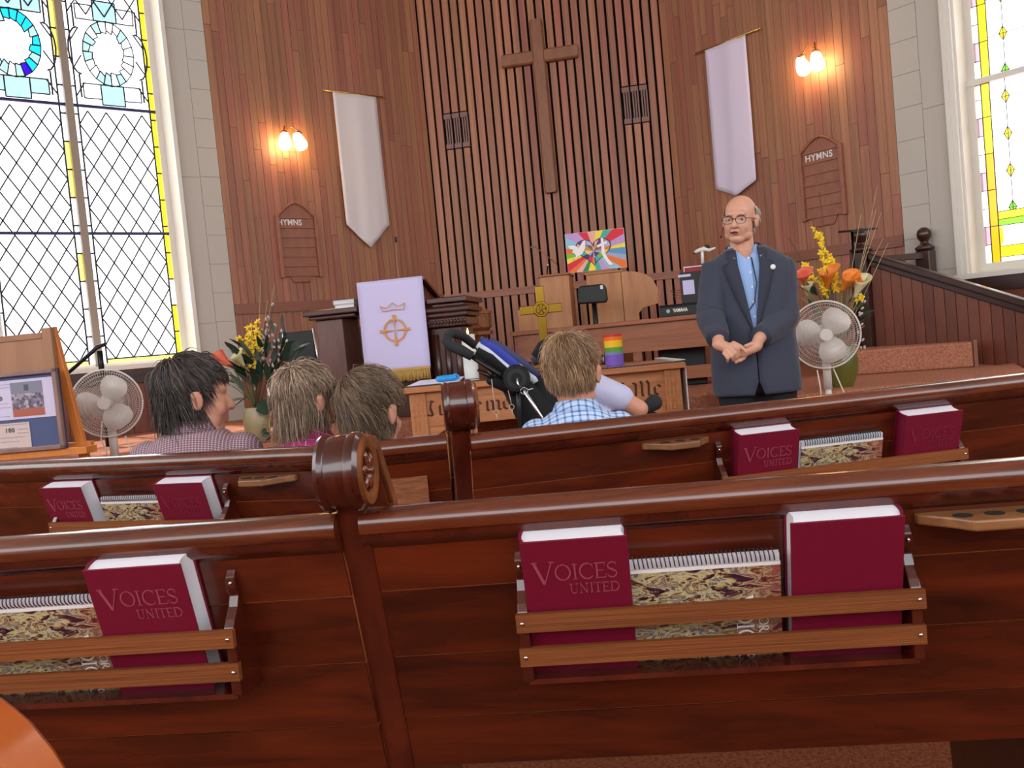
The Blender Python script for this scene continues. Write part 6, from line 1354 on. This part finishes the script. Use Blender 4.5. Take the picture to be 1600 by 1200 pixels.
# clothing
m_jack = plain('charcoal_jacket', (52, 57, 74), .8, bump=.25, bscale=14, sheen=.15); m_lap = plain('jacket_lapel', (47, 51, 67), .8); m_shirt = plain('pale_blue_shirt', (150, 182, 232), .75, bump=.2, bscale=22); m_trs = plain('black_trousers', (16, 16, 19), .8)
JR = [(.735, .226, .165), (.80, .226, .165), (.90, .222, .163), (1.02, .214, .162), (1.15, .214, .158), (1.28, .222, .150), (1.36, .228, .138), (1.41, .218, .122), (1.445, .175, .106), (1.475, .120, .092), (1.50, .088, .080)]
def jr(z):
    for (a, r0, s0), (b_, r1, s1) in zip(JR, JR[1:]):
        if z <= b_: u = max(0, (z-a)/(b_-a)); return r0+(r1-r0)*u, s0+(s1-s0)*u
    return JR[-1][1:]
JX = lambda z: .0
def surf(z, x, e=0):
    rx, ry = jr(z); rx += e; ry += e; u = max(-1, min(1, x/rx)); return V((x, ry*(1-abs(u)**2.3)**(1/2.3), z))
def opening(z):
    if z < .80: return .004+(.80-z)*.35
    if z < 1.02: return .003
    return .003+min(.054, (z-1.02)*.145)
OX = .012
mb = MB(); nz, na = 46, 44; zz = [.735+(1.49-.735)*j/nz for j in range(nz+1)]; vs = []
for z in zz:
    rx, ry = jr(z); o_ = opening(z); 
    xo = OX+o_; th0 = math.asin(max(-1, min(1, xo/rx))); xo2 = OX-o_; th1 = 2*pi+math.asin(max(-1, min(1, xo2/rx)))
    for i in range(na+1):
        a = th0+(th1-th0)*i/na; s_, c_ = sin(a), cos(a); f_ = (abs(s_)**2.3+abs(c_)**2.3)**(-1/2.3); fold = .006*noise.noise(V((s_*3, c_*3, z*5)))+.004*noise.noise(V((s_*8, c_*8, z*9)))
        vs.append(((rx+fold)*s_*f_, (ry+fold)*c_*f_, z))
fs = [(j*(na+1)+i, j*(na+1)+i+1, (j+1)*(na+1)+i+1, (j+1)*(na+1)+i) for j in range(nz) for i in range(na)]
mb.add(vs, fs); o = mb.build('jacket', m_jack, t, True); sd = o.modifiers.new('s', 'SOLIDIFY'); sd.thickness = .006; sd.offset = -1
for S_, E_, W2, nm in ((SHr, ELr, WRr, 'sleeve'), (SHl, ELl, WRl, 'sleeve')):
    W3 = E_.lerp(W2, .93); pts = []; rs = []
    top_ = S_+(S_-E_).normalized()*.03
    key = [(top_, .050), (S_, .078), (S_.lerp(E_, .35), .078), (S_.lerp(E_, .75), .074), (E_, .074), (E_.lerp(W3, .3), .070), (E_.lerp(W3, .7), .062), (W3, .056)]
    P_ = [k_[0] for k_ in key]
    for i in range(len(key)-1):
        for j in range(5): u = j/5; pts.append(P_[i].lerp(P_[i+1], u)); rs.append(key[i][1]+(key[i+1][1]-key[i][1])*u)
    pts.append(P_[-1]); rs.append(key[-1][1])
    for _ in range(3): pts = [pts[0]]+[(pts[i-1]+pts[i]*2+pts[i+1])/4 for i in range(1, len(pts)-1)]+[pts[-1]]
    sm_ = MB().tube(pts, rs, 24); sm_.v = [tuple(V(v_)+V((1, .6, .4))*(.007*noise.noise(V(v_)*14)+.004*noise.noise(V(v_)*30))) for v_ in sm_.v]; sm_.build(nm, m_jack, t, True)
# lapels
for s in (-1, 1):
    vs = []; rows = 22
    for j in range(rows+1):
        z = 1.475-(1.475-1.045)*j/rows; o_ = opening(z); xi = OX+s*(o_-.004); v_ = (1.475-z)/.43
        wl = .075*min(1, v_/.18+.35)*(1-max(0, (v_-.25)/.75)**1.3) if v_ > .16 else .05-.1*abs(v_-.06)
        for u in (0, .5, 1): vs.append(tuple(surf(z, xi+s*wl*u, .009-.004*u)))
    fs = [(3*j+k, 3*j+k+1, 3*j+4+k, 3*j+3+k) for j in range(rows) for k in range(2)]
    o = MB().add(vs, fs).build('lapel', m_lap, t, True); sd = o.modifiers.new('s', 'SOLIDIFY'); sd.thickness = .005; sd.offset = 0
pts = [(.088*cos(a), -.012+.082*sin(a), 1.492+.02*(-sin(a))) for a in [R(205)+R(130)*i/16 for i in range(17)]]; MB().tube([(p[0]*1.05, p[1]*1.05, p[2]) for p in pts], .018, 10, flat=.5).build('jacket_collar', m_lap, t, True)
# shirt front, collar, placket buttons
vs = []; rows = 26
for j in range(rows+1):
    z = 1.475-(1.475-.98)*j/rows
    for i in range(13): x = OX+(-.085+.17*i/12); vs.append(tuple(surf(min(z, 1.425+.055*min(1, abs(i-6)/4)), x, -.010)))
fs = [(13*j+i, 13*j+i+1, 13*j+14+i, 13*j+13+i) for j in range(rows) for i in range(12)]; MB().add(vs, fs).build('shirt_front', m_shirt, t, True)
for k in range(6):
    z = 1.43-.075*k; p_ = surf(z, OX-.006, -.008); MB().lathe([(.001, 0), (.0055, 0), (.0055, .002), (.001, .002)], 12, T(*p_) @ M.Rotation(-pi/2, 4, 'X')).build('shirt_button', m_lw, t)
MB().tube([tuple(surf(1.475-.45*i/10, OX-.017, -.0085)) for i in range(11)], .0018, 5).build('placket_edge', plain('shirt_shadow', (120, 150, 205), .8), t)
for s in (-1, 1):
    A = V(nb)+V((s*.070, .0, .05)); B_ = V(nb)+V((s*.035, .085, .005)); C_ = surf(1.43, OX+s*.062, .012); D_ = surf(1.455, OX+s*.10, .004)
    o = MB().add([tuple(A), tuple(B_), tuple(C_), tuple(D_)], [(0, 1, 2, 3)]).build('shirt_collar', m_shirt, t); sd = o.modifiers.new('s', 'SOLIDIFY'); sd.thickness = .005; sd.offset = 0
MB().lathe([(.066, 0), (.070, .0), (.068, .035), (.064, .035)], 24, T(nb.x, nb.y-.01, nb.z-.004), cap=False).build('collar_band', m_shirt, t, True)
p_ = surf(1.37, -.105, .014); MB().lathe([(.001, 0), (.014, 0), (.012, .003), (.001, .004)], 18, T(*p_) @ M.Rotation(-pi/2, 4, 'X')).build('lapel_badge', m_lw, t, True)
p_ = surf(1.03, OX-.02, .012); MB().lathe([(.001, 0), (.008, 0), (.008, .003), (.001, .004)], 14, T(*p_) @ M.Rotation(-pi/2, 4, 'X')).build('jacket_button', m_black, t, True)
MB().tube([tuple(surf(1.43, OX-.02, .0)), tuple(surf(1.3, OX-.03, .0)), tuple(surf(1.2, OX-.01, .0)), tuple(surf(1.14, OX+.04, .006))], .0028, 6).build('microphone_cord', m_black, t, True)
p = MB()
for s in (-1, 1): p.limb((s*.088, 0, .86), .125, (s*.098, .01, .48), .088); p.limb((s*.098, .01, .48), .086, (s*.105, -.01, .10), .075)
p.rings([((0, 0, .74), .20, .13), ((0, 0, .84), .20, .14), ((0, 0, .98), .19, .13)]); link('trousers', bake(p, .012, 5, 'trousers'), m_trs, t, True)
for s in (-1, 1): MB().limb((s*.105, -.04, .05), .048, (s*.115, .14, .04), .042).build('shoe', m_shoe, t, True)
# face
m_eye = plain('eye_white', (176, 158, 150), .3); m_iris = plain('iris', (70, 60, 54), .2); m_lip = plain('lips', (176, 96, 88), .5); m_mouth = plain('mouth_dark', (50, 18, 18), .7); m_glf = plain('glasses_frame', (60, 40, 38), .3); m_brow = plain('eyebrow', (150, 118, 100), .8)
L_ = NT('spectacle_lens'); L_.set('Base Color', (.9, .92, .95, 1)); L_.set('Alpha', .07); L_.set('Roughness', .05)
for s in (-1, 1):
    MB().ell((s*.031, .0735, .002), (.012, .012, .0066), 12, Mh).build('eye', m_eye, t, True); MB().ell((s*.031-.002, .0845, .003), (.005, .003, .0052), 10, Mh).build('iris', m_iris, t, True)
    MB().limb((s*.031-.014, .0815, .0105), .0034, (s*.031+.014, .0795, .0095), .0034, 8, Mh).build('eyelid', m_skin, t, True)
    MB().tube([(s*.014, .091, .021), (s*.030, .091, .025), (s*.048, .082, .021)], [.002, .0035, .0018], 6, Mh).build('eyebrow', m_brow, t, True)
    cx_ = s*.033; hw_, hh = .0245, .0175; rim = [(cx_+hw_*math.copysign(abs(cos(a))**.7, cos(a)), .104-.10*abs(cx_+hw_*cos(a))*.28, .000+hh*math.copysign(abs(sin(a))**.7, sin(a))) for a in [2*pi*i/28 for i in range(29)]]
    MB().tube(rim, .0013, 6, Mh).build('glasses_rim', m_glf, t, True); MB().tube([r_ for r_ in rim[0:15]], .0021, 6, Mh).build('glasses_brow_bar', m_glf, t, True); MB().add(rim[:-1], [tuple(range(28))], Mh).build('glasses_lens', L_.m, t)
    MB().tube([(s*.057, .098, .008), (s*.074, .06, .008), (s*.084, .0, .006), (s*.084, -.015, -.004)], .0018, 6, Mh).build('glasses_temple', m_glf, t, True)
MB().tube([(-.009, .104, .005), (0, .108, .007), (.009, .104, .005)], .0018, 6, Mh).build('glasses_bridge', m_glf, t, True)
MB().ell((.004, .0945, -.0605), (.021, .004, .0042), 14, Mh).build('mouth', m_mouth, t, True); MB().tube([(-.018, .0915, -.0585), (-.006, .0985, -.0545), (.004, .0985, -.0545), (.02, .0915, -.0585)], [.001, .0028, .0028, .001], 8, Mh).build('upper_lip', m_lip, t, True); MB().tube([(-.016, .091, -.063), (.002, .097, -.0675), (.018, .091, -.063)], [.001, .0034, .001], 8, Mh).build('lower_lip', m_lip, t, True)
for s in (-1, 1): MB().tube([(s*.018, .094, -.030), (s*.028, .088, -.046), (s*.031, .080, -.062)], [.0012, .0016, .0008], 6, Mh).build('cheek_crease', plain('skin_crease', (186, 122, 100), .6), t, True)
def mask_bald(p, tol): return p.y < -.005 and -.075-tol < p.z < .055-(p.y+.005)*.15+tol and (abs(p.x) > .035 or p.y < -.06)
hair(t, Mh, hairmats('white', [(196, 188, 172), (214, 208, 196), (170, 162, 146)]), n=900, length=lambda p: .045, mask=mask_bald, crown=(0, .02, .13), grav=.3, seed=31, lift=.03, swirl=0)
# headset microphone
MB().tube([(.083, -.01, -.01), (.08, .03, -.055), (.072, .075, -.075)], .0016, 6, Mh).build('headset_boom', m_black, t, True); MB().ell((.072, .08, -.077), (.006, .007, .006), 8, Mh).build('headset_capsule', m_black, t, True)

# ================================================================== STROLLER
SY = 3.25; q = at(807, 590, SY); t = thing('stroller', 'folded black stroller with blue and white striped canopy beside the boy', 'stroller', (q.x, SY, 0)); g_ = lambda px, py, dy=0: V((at(px, py, SY+dy).x-q.x, dy, at(px, py, SY+dy).z))
m_foam = plain('foam_grip', (38, 40, 42), .85); m_tube = plain('stroller_tube', (22, 22, 25), .35, .3); m_b1 = plain('canopy_blue', (52, 66, 168), .8); m_b2 = plain('canopy_white', (206, 210, 222), .8); m_b3 = plain('canopy_navy', (62, 62, 98), .8); m_blk = plain('stroller_fabric', (16, 16, 19), .85, bump=.3, bscale=30)
MB().tube([g_(700, 524), g_(697, 532), g_(704, 540), g_(720, 547), g_(738, 557)], [.016, .019, .020, .020, .017], 14).build('handle_grip', m_foam, t, True)
MB().tube([g_(700, 524), g_(706, 520, .05), g_(722, 524, .16), g_(742, 540, .2)], [.016, .018, .018, .015], 14).build('handle_grip', m_foam, t, True)
MB().tube([g_(738, 557), g_(775, 582), g_(800, 598)], .010, 10).build('frame_tube', m_tube, t, True); MB().tube([g_(742, 540, .2), g_(790, 575, .2), g_(812, 592, .2)], .010, 10).build('frame_tube', m_tube, t, True)
MB().lathe([(.001, -.03), (.046, -.03), (.05, -.02), (.05, .02), (.046, .03), (.001, .03)], 28, T(*g_(807, 591, -.02)) @ M.Rotation(pi/2, 4, 'X')).build('hinge_disc', m_tube, t, 40)
MB().lathe([(.02, -.034), (.036, -.034), (.036, -.03), (.02, -.03)], 24, T(*g_(807, 591, -.02)) @ M.Rotation(-pi/2, 4, 'X'), cap=False).build('hinge_ring', m_black, t)
for pts, r_, mt, nm in (([(746, 538), (760, 548), (790, 574), (800, 584)], .016, m_b2, 'canopy_fold'), ([(752, 534), (775, 546), (800, 566), (815, 580)], .019, m_b1, 'canopy_fold'), ([(768, 539), (790, 550), (815, 572), (826, 584)], .013, m_b2, 'canopy_fold'), ([(750, 528), (762, 536), (775, 546)], .012, m_b3, 'canopy_fold'), ([(764, 531), (790, 548), (820, 570), (842, 588)], .016, m_b3, 'canopy_fold'), ([(824, 585), (832, 592), (836, 598)], .016, m_b2, 'canopy_fold'), ([(745, 548), (765, 560), (790, 580)], .022, m_blk, 'canopy_side'), ([(838, 560), (850, 545), (862, 536)], .03, m_blk, 'hanging_jacket'), ([(832, 566), (848, 556), (860, 552)], .02, plain('grey_lining', (60, 58, 74), .8), 'hanging_jacket')):
    MB().tube([g_(x, y, .06) for x, y in pts], [r_*.75]+[r_]*(len(pts)-2)+[r_*.85], 12, flat=1.25).build(nm, mt, t, True)
MB().limb(tuple(g_(810, 606, .08)), .06, tuple(g_(842, 650, .1)), .085).build('seat_fabric', m_blk, t, True); MB().limb(tuple(g_(845, 600, .1)), .05, tuple(g_(850, 640, .12)), .09).build('seat_fabric', m_blk, t, True)
MB().limb(tuple(g_(768, 594, .02)), .02, tuple(g_(800, 606, .03)), .028).build('seat_fabric', m_blk, t, True); MB().tube([g_(746, 578), g_(757, 583), g_(770, 590)], [.006, .010, .008], 8, flat=.6).build('brake_lever', m_tube, t, True)
f0 = g_(802, 585, -.04); f1 = g_(846, 652, -.04); dr = (f1-f0).normalized(); f2 = f0+dr*((f0.z-.1)/-dr.z)
MB().tube([f0, f1, V((f1.x+.06, -.04, .12))], .007, 8).build('leg_tube', m_chrome, t, True)
for x_, y_ in ((f1.x+.06, -.05), (f1.x+.06, .2), (f0.x-.02, -.05), (f0.x-.02, .2)):
    MB().lathe([(.001, -.02), (.06, -.02), (.085, -.012), (.085, .012), (.06, .02), (.001, .02)], 20, T(x_, y_, .085) @ M.Rotation(pi/2, 4, 'X')).build('wheel', m_black, t, 40)
MB().tube([V((f0.x-.02, -.05, .085)), g_(812, 640, .0), g_(808, 600)], .009, 8).build('leg_tube', m_tube, t, True); MB().tube([V((f0.x-.02, .2, .085)), V((f1.x+.06, .2, .085)), V((f1.x+.06, -.05, .085))], .009, 8).build('axle', m_tube, t, True)
MB().tube([V((f1.x+.06, .2, .085)), g_(850, 655, .45), g_(960, 652, .62), g_(1014, 636, .62)], .010, 8).build('front_bar', m_tube, t, True); MB().limb(tuple(g_(1010, 637, .62)), .028, tuple(g_(1022, 629, .62)), .036).build('bumper_pad', m_foam, t, True)
k0 = g_(819, 611, -.07); MB().tube([k0+V((.0125*cos(2*pi*i/20), 0, .0125*sin(2*pi*i/20))) for i in range(21)], .0013, 6).build('key_ring', m_chrome, t, True); MB().tube([g_(808, 591, -.065), g_(809, 600, -.068), g_(813, 606, -.07)], .004, 8).build('clip', m_chrome, t, True); MB().tube([k0+V((.012, 0, .002)), k0+V((.032, -.003, .006))], .003, 6).build('key', m_chrome, t, True)
for a_, b_, c_ in (((768, 592), (771, 618), (775, 640)), ((794, 610), (797, 622), (799, 632))):
    m_cd = plain('pale_cord', (206, 178, 156), .6); e_ = g_(*c_, -.03); MB().tube([g_(*a_, -.02), g_(*b_, -.03), e_], .0016, 5).build('hanging_cord', m_cd, t, True)
    MB().tube([e_+V((.009*cos(2*pi*i/16), 0, -.009+.009*sin(2*pi*i/16))) for i in range(17)], .0014, 5).build('charm_ring', m_cd, t, True); MB().tube([e_+V((0, 0, -.018)), e_+V((.002, 0, -.038))], .002, 5).build('charm', m_cd, t, True)
